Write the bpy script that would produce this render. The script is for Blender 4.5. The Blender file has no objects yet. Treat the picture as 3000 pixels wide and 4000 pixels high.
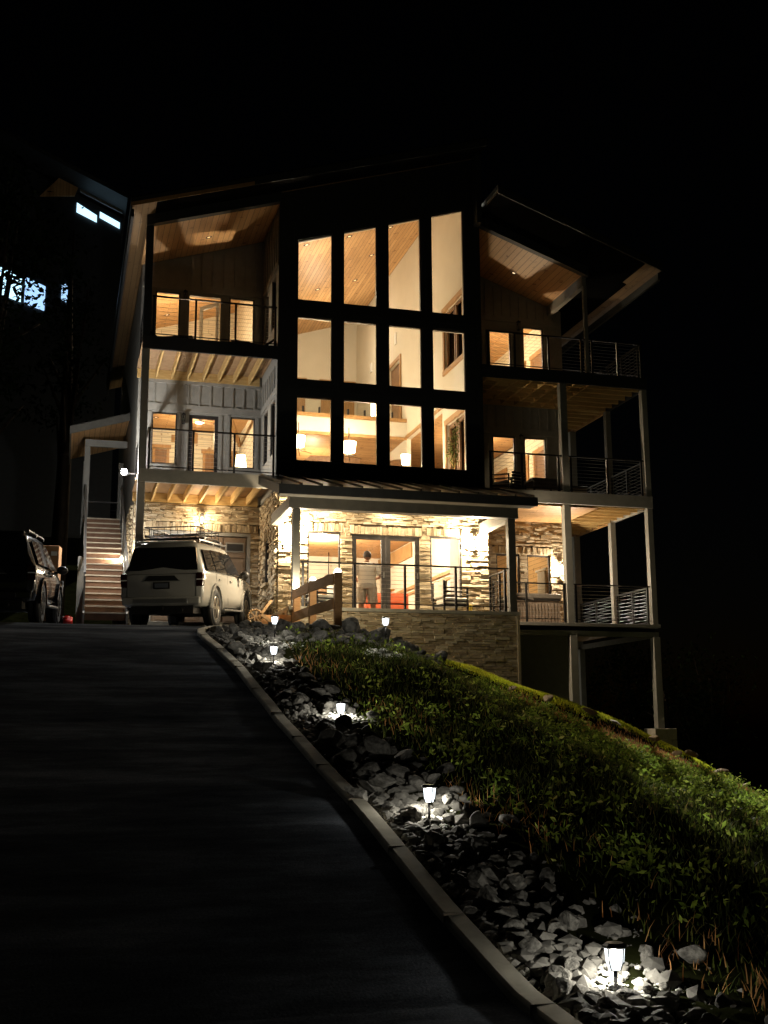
import bpy, bmesh, math, random
from mathutils import Vector, Matrix
R = math.radians
random.seed(7)
C = bpy.context.scene
COL = C.collection

# ---------------------------------------------------------------- units
# House points taken from image pixels, then scaled about the camera (1 unit = 1.12 m); X runs along the
# facade, Y into the house (the facade plane is Y=24), Z is height over the eye.
K = 1.12
Z0 = 1.68
def W(p): return Vector((K*p[0], K*(p[1]-24.0), K*p[2]+Z0))

# ---------------------------------------------------------------- camera
def cam_axes(p, r, y):
    cp, sp, cy, sy = math.cos(p), math.sin(p), math.cos(y), math.sin(y)
    f = Vector((sy*cp, cy*cp, sp)); rt = Vector((cy, -sy, 0)); d = f.cross(rt)
    r2 = math.cos(r)*rt + math.sin(r)*d
    d2 = -math.sin(r)*rt + math.cos(r)*d
    return r2, d2, f
_r, _d, _f = cam_axes(0.19165, 0.00512, 0.27373)
cam_data = bpy.data.cameras.new('camera')
cam = bpy.data.objects.new('camera', cam_data); COL.objects.link(cam)
M = Matrix.Identity(4)
for i, a in enumerate((_r, -_d, -_f)):
    M[0][i], M[1][i], M[2][i] = a
M.translation = W((0, 0, 0))
cam.matrix_world = M
cam_data.sensor_fit = 'VERTICAL'
cam_data.sensor_height = 24.0
cam_data.lens = 24.0*4450/4000
cam_data.clip_start = 0.05
cam_data.clip_end = 2000
C.camera = cam

# ---------------------------------------------------------------- world: night sky
w = bpy.data.worlds.new("World"); C.world = w; w.use_nodes = True
nt = w.node_tree
sky = nt.nodes.new('ShaderNodeTexSky'); sky.sky_type = 'NISHITA'; sky.sun_disc = False
sky.sun_elevation = R(-4); sky.sun_rotation = R(24)
bg = nt.nodes['Background']; nt.links.new(sky.outputs[0], bg.inputs[0]); bg.inputs[1].default_value = 0.005

sd = bpy.data.lights.new('added_bank_sun', 'SUN'); sd.energy = 5.0; sd.angle = R(0.5); sd.color = (1, .95, .80)  # sun lamp added to light the bank; its real source is unknown
so = bpy.data.objects.new('added_bank_sun', sd); COL.objects.link(so); so.rotation_euler = Vector((-.45, -1, -.46)).to_track_quat('-Z', 'Y').to_euler()

C.view_settings.view_transform = 'Standard'; C.view_settings.look = 'None'
C.view_settings.exposure = 0.0; C.view_settings.gamma = 1.0
C.render.engine = 'CYCLES'
cy = C.cycles
cy.use_denoising = True
cy.max_bounces = 6; cy.diffuse_bounces = 3; cy.glossy_bounces = 3; cy.transparent_max_bounces = 24
cy.sample_clamp_indirect = 4.0; cy.sample_clamp_direct = 0.0
cy.caustics_reflective = False; cy.caustics_refractive = False
cy.blur_glossy = 0.5
try: cy.use_light_tree = True
except Exception: pass

# ---------------------------------------------------------------- materials
def mat(name, col, rough=.6, metal=0, spec=.5, emit=None, estr=0):
    m = bpy.data.materials.new(name); m.use_nodes = True
    b = m.node_tree.nodes['Principled BSDF']
    b.inputs['Base Color'].default_value = (*col, 1); b.inputs['Roughness'].default_value = rough
    b.inputs['Metallic'].default_value = metal
    b.inputs['Specular IOR Level'].default_value = spec
    if emit:
        b.inputs['Emission Color'].default_value = (*emit, 1); b.inputs['Emission Strength'].default_value = estr
    return m
def N(m, t, **kw):
    n = m.node_tree.nodes.new(t)
    for k, v in kw.items(): setattr(n, k, v)
    return n
def L(m, a, b): m.node_tree.links.new(a, b)
def bsdf(m): return m.node_tree.nodes['Principled BSDF']
def coords(m, scale=(1, 1, 1), rot=(0, 0, 0)):
    g = N(m, 'ShaderNodeNewGeometry'); mp = N(m, 'ShaderNodeMapping')
    mp.inputs['Scale'].default_value = scale; mp.inputs['Rotation'].default_value = rot
    L(m, g.outputs['Position'], mp.inputs['Vector']); return mp.outputs[0]
def ocoords(m, scale=(1, 1, 1)):
    g = N(m, 'ShaderNodeTexCoord'); mp = N(m, 'ShaderNodeMapping'); mp.inputs['Scale'].default_value = scale
    L(m, g.outputs['Object'], mp.inputs['Vector']); return mp.outputs[0]
def ramp(m, fac, stops):
    r = N(m, 'ShaderNodeValToRGB'); e = r.color_ramp.elements
    while len(e) < len(stops): e.new(.5)
    for el, (p, c) in zip(e, stops): el.position = p; el.color = (*c, 1)
    L(m, fac, r.inputs[0]); return r.outputs[0]
def noise(m, vec, scale, detail=4, rough=.6):
    n = N(m, 'ShaderNodeTexNoise'); n.inputs['Scale'].default_value = scale
    n.inputs['Detail'].default_value = detail; n.inputs['Roughness'].default_value = rough
    L(m, vec, n.inputs['Vector']); return n.outputs['Fac']
def bump(m, h, strength=.4, dist=.01):
    b = N(m, 'ShaderNodeBump'); b.inputs['Strength'].default_value = strength; b.inputs['Distance'].default_value = dist
    L(m, h, b.inputs['Height']); L(m, b.outputs[0], bsdf(m).inputs['Normal'])
def noisy(name, c0, c1, scale=3, rough=.7, bs=.3, bd=.01, vs=(1, 1, 1), spec=.4, obj=False, metal=0):
    m = mat(name, c0, rough, metal, spec)
    v = ocoords(m, vs) if obj else coords(m, vs)
    f = noise(m, v, scale, 6); L(m, ramp(m, f, [(.3, c0), (.7, c1)]), bsdf(m).inputs['Base Color'])
    if bs: bump(m, f, bs, bd)
    return m
def planks(name, c0, c1, c2, width=.14, length=2.4, swap='y', groove=.6, rough=.5, dark=.35):
    """tongue-and-groove boards; swap = axis the boards run along, second letter = axis across"""
    m = mat(name, c0, rough)
    g = N(m, 'ShaderNodeNewGeometry'); s = N(m, 'ShaderNodeSeparateXYZ'); L(m, g.outputs['Position'], s.inputs[0])
    c = N(m, 'ShaderNodeCombineXYZ')
    L(m, s.outputs['XYZ'.index(swap[0].upper())], c.inputs[0]); L(m, s.outputs['XYZ'.index(swap[1].upper())], c.inputs[1])
    b = N(m, 'ShaderNodeTexBrick'); b.offset = .37; b.squash = 1
    b.inputs['Scale'].default_value = 1; b.inputs['Mortar Size'].default_value = .006
    b.inputs['Mortar Smooth'].default_value = .1; b.inputs['Bias'].default_value = 0
    b.inputs['Brick Width'].default_value = length; b.inputs['Row Height'].default_value = width
    b.inputs['Color1'].default_value = (0, 0, 0, 1); b.inputs['Color2'].default_value = (1, 1, 1, 1); b.inputs['Mortar'].default_value = (.5, .5, .5, 1)
    L(m, c.outputs[0], b.inputs['Vector'])
    mp = N(m, 'ShaderNodeMapping'); mp.inputs['Scale'].default_value = (1.2, 14, 1); L(m, c.outputs[0], mp.inputs[0])
    f = noise(m, mp.outputs[0], 1.6, 6, .65)
    kn = noise(m, c.outputs[0], 5.5, 2, .5)
    mx = N(m, 'ShaderNodeMath', operation='MULTIPLY_ADD'); L(m, b.outputs['Color'], mx.inputs[0]); mx.inputs[1].default_value = .45
    L(m, f, mx.inputs[2])
    col = ramp(m, mx.outputs[0], [(.35, c0), (.6, c1), (.95, c2)])
    kr = ramp(m, kn, [(.28, (.35, .22, .12)), (.36, (1, 1, 1))])
    mm = N(m, 'ShaderNodeMix', data_type='RGBA', blend_type='MULTIPLY'); mm.inputs[0].default_value = .8
    L(m, col, mm.inputs[6]); L(m, kr, mm.inputs[7])
    m3 = N(m, 'ShaderNodeMix', data_type='RGBA', blend_type='MIX'); L(m, b.outputs['Fac'], m3.inputs[0])
    L(m, mm.outputs[2], m3.inputs[6]); m3.inputs[7].default_value = (c0[0]*dark, c0[1]*dark, c0[2]*dark, 1)
    L(m, m3.outputs[2], bsdf(m).inputs['Base Color'])
    inv = N(m, 'ShaderNodeMath', operation='SUBTRACT'); inv.inputs[0].default_value = 1; L(m, b.outputs['Fac'], inv.inputs[1])
    bump(m, inv.outputs[0], groove, .008)
    return m
MT = {}
MT['siding'] = noisy('grey_siding', (.25, .24, .215), (.31, .295, .265), 6, .7, .15, .004)
MT['siding_dark'] = noisy('dark_siding', (.020, .021, .023), (.028, .03, .032), 6, .6, .15, .004)  # near-black, far darker than the grey siding
MT['trim'] = noisy('grey_trim', (.20, .195, .175), (.25, .24, .22), 5, .6, .1, .003)
MT['post'] = noisy('painted_post', (.17, .165, .15), (.21, .205, .185), 5, .6, .1, .003)
MT['post_dark'] = noisy('shaded_post_paint', (.075, .07, .06), (.10, .095, .08), 5, .6, .1, .003)  # darker copy of the post paint; backlit shade put into the colour
MT['black'] = mat('black_metal', (.02, .018, .017), .45, .3)
MT['frame'] = mat('dark_window_frame', (.028, .024, .022), .5)
MT['drywall'] = noisy('cream_drywall', (.68, .63, .52), (.72, .67, .56), 2, .85, .05, .002)
MT['pine_y'] = planks('pine_ceiling_boards', (.40, .21, .085), (.52, .29, .12), (.62, .37, .17), .13, 2.6, 'yx')
MT['pine_x'] = planks('pine_ceiling_boards_across', (.42, .22, .085), (.54, .30, .12), (.64, .38, .17), .13, 2.6, 'xy')
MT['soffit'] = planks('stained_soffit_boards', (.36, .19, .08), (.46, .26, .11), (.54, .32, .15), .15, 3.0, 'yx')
MT['shiplap'] = planks('cream_shiplap', (.66, .58, .42), (.70, .62, .46), (.73, .66, .50), .15, 4.0, 'xz', .8, .6, .45)
MT['shiplap_y'] = planks('cream_shiplap_side', (.66, .58, .42), (.70, .62, .46), (.73, .66, .50), .15, 4.0, 'yz', .8, .6, .45)
MT['knotty_y'] = planks('pine_wall_boards', (.58, .36, .15), (.66, .43, .19), (.74, .50, .24), .13, 4.0, 'yz', .6, .6, .45)
MT['joist'] = noisy('yellow_pine_lumber', (.42, .26, .09), (.60, .41, .17), 4, .7, .2, .003, (1, 1, 6))
MT['decking'] = noisy('deck_boards', (.24, .15, .08), (.34, .22, .12), 5, .7, .2, .004)
MT['trimwood'] = noisy('stained_wood_trim', (.33, .18, .07), (.44, .26, .11), 4, .5, .1, .003, (6, 1, 1))
MT['doorwood'] = noisy('walnut_brown_door', (.16, .085, .04), (.24, .13, .06), 4, .5, .1, .003, (8, 1, 1))
MT['redwood'] = noisy('cedar_lumber', (.40, .20, .075), (.52, .29, .12), 5, .65, .3, .004, (1, 1, 5))
MT['floor'] = noisy('wood_floor', (.25, .15, .08), (.33, .2, .11), 3, .35, .05, .002)
MT['concrete'] = noisy('concrete', (.27, .25, .20), (.42, .39, .32), 3.5, .85, .5, .006)
MT['block'] = noisy('concrete_block', (.30, .27, .22), (.40, .36, .30), 7, .9, .5, .006)
MT['roofmetal'] = mat('standing_seam_metal', (.085, .085, .08), .33, .75)
MT['garage'] = noisy('brown_garage_panel', (.15, .105, .07), (.18, .125, .085), 5, .5, .1, .002)
MT['cable'] = mat('steel_cable', (.30, .28, .26), .4, .8)
MT['steel'] = mat('grey_steel', (.35, .34, .33), .35, .8)
MT['white'] = mat('white_plastic', (.75, .75, .72), .5)
MT['cream'] = noisy('cream_fabric', (.68, .63, .52), (.75, .70, .6), 30, .9, .3, .002)
MT['red'] = mat('orange_red_lacquer', (.42, .085, .03), .5)
MT['yellow'] = mat('yellow_cloth', (.75, .55, .06), .7)

def glass(name, tint=(.97, .98, .97), gloss=.08):
    m = bpy.data.materials.new(name); m.use_nodes = True; t = m.node_tree; t.nodes.clear()
    o = t.nodes.new('ShaderNodeOutputMaterial'); a = t.nodes.new('ShaderNodeBsdfTransparent'); a.inputs[0].default_value = (*tint, 1)
    g = t.nodes.new('ShaderNodeBsdfGlossy'); g.inputs['Roughness'].default_value = .02
    fr = t.nodes.new('ShaderNodeFresnel'); fr.inputs[0].default_value = 1.45
    mx = t.nodes.new('ShaderNodeMixShader'); t.links.new(fr.outputs[0], mx.inputs[0])
    t.links.new(a.outputs[0], mx.inputs[1]); t.links.new(g.outputs[0], mx.inputs[2]); t.links.new(mx.outputs[0], o.inputs[0])
    return m
MT['glass'] = glass('window_glass')
MT['railglass'] = glass('rail_glass', (.90, .93, .90))

def stone_mat():
    m = mat('ledger_stone', (.3, .25, .18), .85)
    a = N(m, 'ShaderNodeAttribute'); a.attribute_name = 'rnd'
    v = coords(m, (1, 1, 2)); f = noise(m, v, 14, 6, .7)
    ad = N(m, 'ShaderNodeMath', operation='MULTIPLY_ADD'); L(m, f, ad.inputs[0]); ad.inputs[1].default_value = .45; 
    sc = N(m, 'ShaderNodeMath', operation='MULTIPLY'); L(m, a.outputs['Fac'], sc.inputs[0]); sc.inputs[1].default_value = .5
    L(m, sc.outputs[0], ad.inputs[2])
    L(m, ramp(m, ad.outputs[0], [(.12, (.20, .145, .085)), (.32, (.34, .26, .16)), (.55, (.46, .37, .24)), (.9, (.60, .53, .40))]), bsdf(m).inputs['Base Color'])
    bump(m, f, .7, .02)
    return m
MT['stone'] = stone_mat()
MT['soffit_shade'] = mat('black_soffit_shade', (.004, .004, .004), 1, spec=0)  # near-black colour that paints in the shade under the roof overhang
MT['soffit_eave'] = planks('shaded_eave_boards', (.13, .07, .03), (.17, .10, .045), (.21, .13, .06), .15, 3.0, 'yx')  # darker copy of the soffit boards; dim eaves put into the colour
MT['mortar'] = noisy('mortar_backing', (.09, .07, .05), (.13, .1, .07), 8, .95, .4, .01)  # dark mortar tone behind the stones and in the kerb joints

# ---------------------------------------------------------------- mesh builder
class MB:
    def __init__(s, local=False): s.v = []; s.f = []; s.r = []; s.local = local; s.cur = 0.5; s.sm = []
    def add(s, vs, fs, smooth=False):
        o = len(s.v); s.v += [tuple(x) for x in vs]
        for f in fs: s.f.append([i+o for i in f]); s.r.append(s.cur); s.sm.append(smooth)
        return s
    def box(s, x0, x1, y0, y1, z0, z1):
        if x0 > x1: x0, x1 = x1, x0
        if y0 > y1: y0, y1 = y1, y0
        if z0 > z1: z0, z1 = z1, z0
        v = [(x, y, z) for z in (z0, z1) for y in (y0, y1) for x in (x0, x1)]
        return s.add(v, [(0, 2, 3, 1), (4, 5, 7, 6), (0, 1, 5, 4), (1, 3, 7, 5), (3, 2, 6, 7), (2, 0, 4, 6)])
    def beam(s, p, q, w, h, up=(0, 0, 1)):
        p = Vector(p); q = Vector(q); d = (q-p).normalized(); u = Vector(up)
        if abs(d.dot(u)) > .99: u = Vector((0, 1, 0))
        a = d.cross(u).normalized(); b = a.cross(d).normalized()
        v = []
        for c in (p, q):
            for sb in (-1, 1):
                for sa in (-1, 1): v.append(c+a*(sa*w/2)+b*(sb*h/2))
        return s.add(v, [(0, 2, 3, 1), (4, 5, 7, 6), (0, 1, 5, 4), (1, 3, 7, 5), (3, 2, 6, 7), (2, 0, 4, 6)])
    def cyl(s, p, q, r0, r1=None, n=10, caps=True, smooth=True):
        r1 = r0 if r1 is None else r1
        p = Vector(p); q = Vector(q); d = (q-p).normalized(); u = Vector((0, 0, 1)) if abs(d.z) < .95 else Vector((1, 0, 0))
        a = d.cross(u).normalized(); b = d.cross(a)
        v = []
        for c, r in ((p, r0), (q, r1)):
            for i in range(n):
                t = 2*math.pi*i/n; v.append(c+(a*math.cos(t)+b*math.sin(t))*r)
        s.add(v, [(i, (i+1) % n, n+(i+1) % n, n+i) for i in range(n)], smooth)
        if caps:
            o = len(s.v)-2*n
            s.f.append([o+i for i in range(n)][::-1]); s.f.append([o+n+i for i in range(n)]); s.r += [s.cur]*2; s.sm += [False]*2
        return s
    def tube(s, pts, r, n=8):
        for a, b in zip(pts[:-1], pts[1:]): s.cyl(a, b, r, r, n)
        return s
    def lathe(s, c, prof, n=16, axis='z', smooth=True, sx=1, sy=1):
        v = []
        for r, z in prof:
            for i in range(n):
                t = 2*math.pi*i/n; a, b = r*math.cos(t)*sx, r*math.sin(t)*sy
                v.append((c[0]+a, c[1]+b, c[2]+z) if axis == 'z' else (c[0]+z, c[1]+a, c[2]+b) if axis == 'x' else (c[0]+a, c[1]+z, c[2]+b))
        fs = [(j*n+i, j*n+(i+1) % n, (j+1)*n+(i+1) % n, (j+1)*n+i) for j in range(len(prof)-1) for i in range(n)]
        return s.add(v, fs, smooth)
    def extrude(s, pts, vec):
        n = len(pts); vec = Vector(vec); v = [Vector(p) for p in pts]; v += [p+vec for p in v]
        return s.add(v, [list(range(n))[::-1], list(range(n, 2*n))]+[(i, (i+1) % n, n+(i+1) % n, n+i) for i in range(n)])
    def quad(s, *pts): return s.add(pts, [tuple(range(len(pts)))])
    def build(s, name, material, parent=None, bevel=0, recalc=True, shade=False):
        me = bpy.data.meshes.new(name)
        org = Vector((0, 0, 0)); q = parent
        chain = []
        while q is not None: org += q.location; q = q.parent
        if s.local: vs = s.v
        else: vs = [tuple(W(p)-org) for p in s.v]
        loc = None
        if parent is None and vs:
            lo = [min(v[i] for v in vs) for i in range(3)]; hi = [max(v[i] for v in vs) for i in range(3)]
            loc = Vector(((lo[0]+hi[0])/2, (lo[1]+hi[1])/2, lo[2]))
            vs = [(v[0]-loc[0], v[1]-loc[1], v[2]-loc[2]) for v in vs]
        me.from_pydata(vs, [], s.f)
        if recalc:
            bm = bmesh.new(); bm.from_mesh(me)
            at = bm.faces.layers.float.new('rnd')
            for f, r in zip(bm.faces, s.r): f[at] = r
            bmesh.ops.recalc_face_normals(bm, faces=bm.faces); bm.to_mesh(me); bm.free()
        else:
            a = me.attributes.new('rnd', 'FLOAT', 'FACE'); a.data.foreach_set('value', s.r)
        me.polygons.foreach_set('use_smooth', [True]*len(me.polygons) if shade else s.sm)
        me.materials.append(material)
        o = bpy.data.objects.new(name, me); COL.objects.link(o)
        if parent: o.parent = parent
        if loc is not None: o.location = loc
        if bevel:
            b = o.modifiers.new('bevel', 'BEVEL'); b.width = bevel; b.segments = 2; b.limit_method = 'ANGLE'; b.angle_limit = R(40)
        return o
def tag(o, label=None, cat=None, group=None, kind=None):
    if label: o['label'] = label
    if cat: o['category'] = cat
    if group: o['group'] = group
    if kind: o['kind'] = kind
    return o
def empty(name, loc, rz=0, world=True):
    o = bpy.data.objects.new(name, None); COL.objects.link(o); o.empty_display_size = .3
    o.location = W(loc) if world else Vector(loc); o.rotation_euler.z = rz; return o
def copy_tree(o, parent=None):
    c = o.copy(); COL.objects.link(c); c.parent = parent
    for ch in list(o.children): copy_tree(ch, c)
    return c
def light(kind, loc, power, col=(1, .72, .42), size=.08, parent=None, world=True, spot=None, aim=None, name='lamp_light', blend=.6):
    d = bpy.data.lights.new(name, kind); d.energy = power; d.color = col
    if kind == 'AREA': d.size = size
    else: d.shadow_soft_size = size
    if kind == 'SPOT': d.spot_size = R(spot or 90); d.spot_blend = blend
    o = bpy.data.objects.new(name, d); COL.objects.link(o)
    p = W(loc) if world else Vector(loc)
    if parent:
        q = parent; org = Vector((0, 0, 0))
        while q is not None and world: org += q.location; q = q.parent
        o.parent = parent; p = p-org
    o.location = p
    if aim is not None: o.rotation_euler = (Vector(aim)).to_track_quat('-Z', 'Y').to_euler()
    return o

def gridwall(us, vs, holes, place, d0, d1, mp=None):
    """wall of a grid of cells with rectangular holes; place(u,v,d)->xyz ; mp(u,v)->(u,v')"""
    us = sorted(set(us) | {h[0] for h in holes} | {h[1] for h in holes})
    vs = sorted(set(vs) | {h[2] for h in holes} | {h[3] for h in holes})
    def solid(i, j):
        if i < 0 or j < 0 or i >= len(us)-1 or j >= len(vs)-1: return False
        cu, cv = (us[i]+us[i+1])/2, (vs[j]+vs[j+1])/2
        return not any(h[0] < cu < h[1] and h[2] < cv < h[3] for h in holes)
    m = MB()
    P = lambda u, v, d: place(u, mp(u, v) if mp else v, d)
    for i in range(len(us)-1):
        for j in range(len(vs)-1):
            if not solid(i, j): continue
            a, b, c, e = us[i], us[i+1], vs[j], vs[j+1]
            m.quad(P(a, c, d0), P(b, c, d0), P(b, e, d0), P(a, e, d0))
            m.quad(P(a, c, d1), P(a, e, d1), P(b, e, d1), P(b, c, d1))
            if not solid(i-1, j): m.quad(P(a, c, d0), P(a, e, d0), P(a, e, d1), P(a, c, d1))
            if not solid(i+1, j): m.quad(P(b, c, d0), P(b, c, d1), P(b, e, d1), P(b, e, d0))
            if not solid(i, j-1): m.quad(P(a, c, d0), P(a, c, d1), P(b, c, d1), P(b, c, d0))
            if not solid(i, j+1): m.quad(P(a, e, d0), P(b, e, d0), P(b, e, d1), P(a, e, d1))
    return m
PX = lambda u, v, d: (u, d, v)      # wall along X, thickness in Y
PY = lambda u, v, d: (d, u, v)      # wall along Y, thickness in X

# ================================================================= HOUSE
CL = lambda x: 11.05+.314*(x-1.48)           # left ceiling plane (rises to the ridge wall)
CR = lambda x: 11.92-.353*(x-9.21)           # right ceiling plane (falls to the right)
FR, RC = 24.0, 26.2                          # facade plane, recessed wall plane
H = empty('house', (6.7, 24, 2.3))
tag(H, 'tall house with a wall of lit windows, stone ground floor and side decks', 'house')
def part(mb, name, m, parent=None, **k): return mb.build(name, MT[m] if isinstance(m, str) else m, parent or H, **k)

def split(mb, name, m, parent=None, **k):
    for i in range(len(mb.v)//8):
        q = MB(mb.local); q.v = mb.v[i*8:i*8+8]; q.f = [[a-i*8 for a in f] for f in mb.f[i*6:i*6+6]]; q.r = mb.r[i*6:i*6+6]; q.sm = mb.sm[i*6:i*6+6]
        part(q, name, m, parent, **k)

def window(place, u0, u1, v0, v1, d, fw=.035, dd=.06, v1b=None, glassm='glass', frame='frame', rails=()):
    v1b = v1 if v1b is None else v1b
    m = MB(); sl = (v1b-v1)/(u1-u0); top = lambda u: v1+sl*(u-u0)
    def poly(pts): 
        a = [place(u, v, d) for u, v in pts]; b = [place(u, v, d+dd) for u, v in pts]; n = len(pts)
        m.add(a+b, [list(range(n)), list(range(n, 2*n))[::-1]]+[(i, (i+1) % n, n+(i+1) % n, n+i) for i in range(n)])
    poly([(u0, v0), (u0+fw, v0), (u0+fw, top(u0+fw)), (u0, top(u0))])
    poly([(u1-fw, v0), (u1, v0), (u1, top(u1)), (u1-fw, top(u1-fw))])
    poly([(u0+fw, v0), (u1-fw, v0), (u1-fw, v0+fw), (u0+fw, v0+fw)])
    poly([(u0+fw, top(u0+fw)-fw), (u1-fw, top(u1-fw)-fw), (u1-fw, top(u1-fw)), (u0+fw, top(u0+fw))])
    f = part(m, 'window', frame)
    g = MB(); dg = d+dd*.5; e = .004
    g.quad(place(u0+fw-e, v0+fw-e, dg), place(u1-fw+e, v0+fw-e, dg), place(u1-fw+e, top(u1-fw)-fw+e, dg), place(u0+fw-e, top(u0+fw)-fw+e, dg))
    part(g, 'pane', glassm, f)
    return f

# --- bay front wall with the twelve windows
cols = [(4.72, 5.56), (5.79, 6.62), (6.86, 7.69), (7.92, 8.76)]
wt = lambda x: 11.07+.317*(x-4.72)
bh = [(a, b, 5.885, 7.39) for a, b in cols]+[(a, b, 7.755, 9.265) for a, b in cols]+[(a, b, 9.63, 100) for a, b in cols]
def bmp(u, v): return wt(u) if v == 100 else CL(u)+.25 if v == 101 else v
part(gridwall([4.32, 9.15], [5.30, 9.63, 101], bh, PX, 24.0, 24.10, bmp), 'siding_wall', 'siding_dark')
def bmp2(u, v): return wt(u) if v == 100 else CL(u) if v == 101 else v
part(gridwall([4.445, 8.83], [5.30, 9.63, 101], bh, PX, 24.102, 24.22, bmp2), 'interior_wall', 'drywall')
for a, b in cols:
    window(PX, a, b, 5.885, 7.39, 24.03); window(PX, a, b, 7.755, 9.265, 24.03)
    window(PX, a, b, 9.63, wt(a), 24.03, v1b=wt(b))
# thin board seams on the dark bay
m = MB()
for x in [4.33, 5.675, 6.74, 7.805, 9.06]: m.box(x-.035, x+.035, 23.978, 23.999, 5.62, CL(x)+.2)
for z in (7.57, 9.45): m.box(4.37, 9.02, 23.984, 23.999, z-.05, z+.05)
split(m, 'batten', 'siding_dark')

# --- side walls of the bay (left one faces the balconies)
sh = [(25.33, 25.90, 6.17, 7.41), (24.36, 24.95, 6.17, 7.41), (25.39, 25.93, 9.17, 10.42), (24.42, 25.02, 9.17, 10.42)]
def smp(x): return lambda u, v: CL(x)-.002 if v == 101 else v
part(gridwall([24.1, 26.2], [5.30, 101], sh, PY, 4.32, 4.44, smp(4.32)), 'siding_wall', 'siding')
for h in sh: window(PY, h[0], h[1], h[2], h[3], 4.34, .03)
m = MB()
for i in range(9):
    y = 24.16+i*.245
    for z0, z1 in ((7.62, 8.16), (10.62, CL(4.3)-.05)): m.box(4.298, 4.319, y, y+.035, z0, z1)
m.box(4.29, 4.319, 24.1, 26.17, 7.46, 7.60); m.box(4.29, 4.319, 24.1, 26.17, 10.46, 10.6)
m.box(4.285, 4.32, 23.99, 24.09, 5.56, 8.16)
split(m, 'batten', 'siding')

# --- left recessed wall, levels one and two
lh = [(1.74, 2.32, 6.17, 7.41), (2.60, 3.29, 5.49, 7.40), (3.58, 4.16, 6.17, 7.41),
      (1.73, 2.31, 9.17, 10.40), (2.53, 3.28, 8.46, 10.36), (3.49, 4.10, 9.17, 10.41)]
part(gridwall([1.4, 4.319], [5.30, 101], lh, PX, 26.2, 26.30, lambda u, v: CL(u)-.002 if v == 101 else v), 'siding_wall', 'siding')
for h in lh:
    if h[2] in (6.17, 9.17): window(PX, *h, 26.215, .03)
def glass_door(place, u0, u1, v0, v1, d, rail=.1, dd=.06, frame='frame'):
    m = MB(); P = place
    def bx(a, b, c, e):
        m.add([P(a, c, d), P(b, c, d), P(b, e, d), P(a, e, d), P(a, c, d+dd), P(b, c, d+dd), P(b, e, d+dd), P(a, e, d+dd)],
              [(0, 1, 2, 3), (7, 6, 5, 4), (0, 4, 5, 1), (1, 5, 6, 2), (2, 6, 7, 3), (3, 7, 4, 0)])
    bx(u0, u0+rail, v0, v1); bx(u1-rail, u1, v0, v1); bx(u0+rail, u1-rail, v0, v0+rail*1.6); bx(u0+rail, u1-rail, v1-rail, v1)
    o = part(m, 'door', frame)
    g = MB(); g.quad(P(u0+rail, v0+rail*1.6, d+dd/2), P(u1-rail, v0+rail*1.6, d+dd/2), P(u1-rail, v1-rail, d+dd/2), P(u0+rail, v1-rail, d+dd/2)); part(g, 'pane', 'glass', o)
    k = MB(); hx = u1-rail*.5; zz = v0+.9; k.add([P(hx-.012, zz, d-.03), P(hx+.012, zz, d-.03), P(hx+.012, zz+.12, d-.03), P(hx-.012, zz+.12, d-.03), P(hx-.012, zz, d-.002), P(hx+.012, zz, d-.002), P(hx+.012, zz+.12, d-.002), P(hx-.012, zz+.12, d-.002)],
              [(0, 1, 2, 3), (7, 6, 5, 4), (0, 4, 5, 1), (1, 5, 6, 2), (2, 6, 7, 3), (3, 7, 4, 0)]); part(k, 'handle', 'steel', o)
    return o
glass_door(PX, 2.60, 3.29, 5.49, 7.40, 26.22, .085)
# upper balcony door stands open, swung into the room
m = MB(); q0, q1 = Vector((3.26, 26.36, 0)), Vector((2.86, 26.86, 0))
def leaf(t0, t1, z0, z1):
    a, b = q0.lerp(q1, t0), q0.lerp(q1, t1); m.beam((a.x, a.y, (z0+z1)/2), (b.x, b.y, (z0+z1)/2), .04, z1-z0)
leaf(0, .13, 8.47, 10.33); leaf(.87, 1, 8.47, 10.33); leaf(.13, .87, 8.47, 8.65); leaf(.13, .87, 10.23, 10.33)
dl = part(m, 'door', 'white')
g = MB(); a, b = q0.lerp(q1, .12), q0.lerp(q1, .88); g.quad((a.x, a.y, 8.6), (b.x, b.y, 8.6), (b.x, b.y, 10.25), (a.x, a.y, 10.25)); part(g, 'pane', 'glass', dl)
# casing round the openings, band and battens
m = MB()
for h in lh:
    for x in (h[0]-.09, h[1]+.02): m.box(x, x+.07, 26.178, 26.199, h[2], h[3]+.0)
m.box(1.42, 4.30, 26.172, 26.199, 7.45, 7.62); m.box(1.42, 4.30, 26.172, 26.199, 10.46, 10.6)
split(m, 'trim', 'siding')
m = MB()
for i in range(11):
    x = 1.50+i*.262
    m.box(x, x+.035, 26.175, 26.199, 7.62, 8.19); m.box(x, x+.035, 26.175, 26.199, 10.6, CL(x)-.03)
m.box(1.42, 4.30, 26.165, 26.199, 8.12, 8.2)
split(m, 'batten', 'siding')

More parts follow.
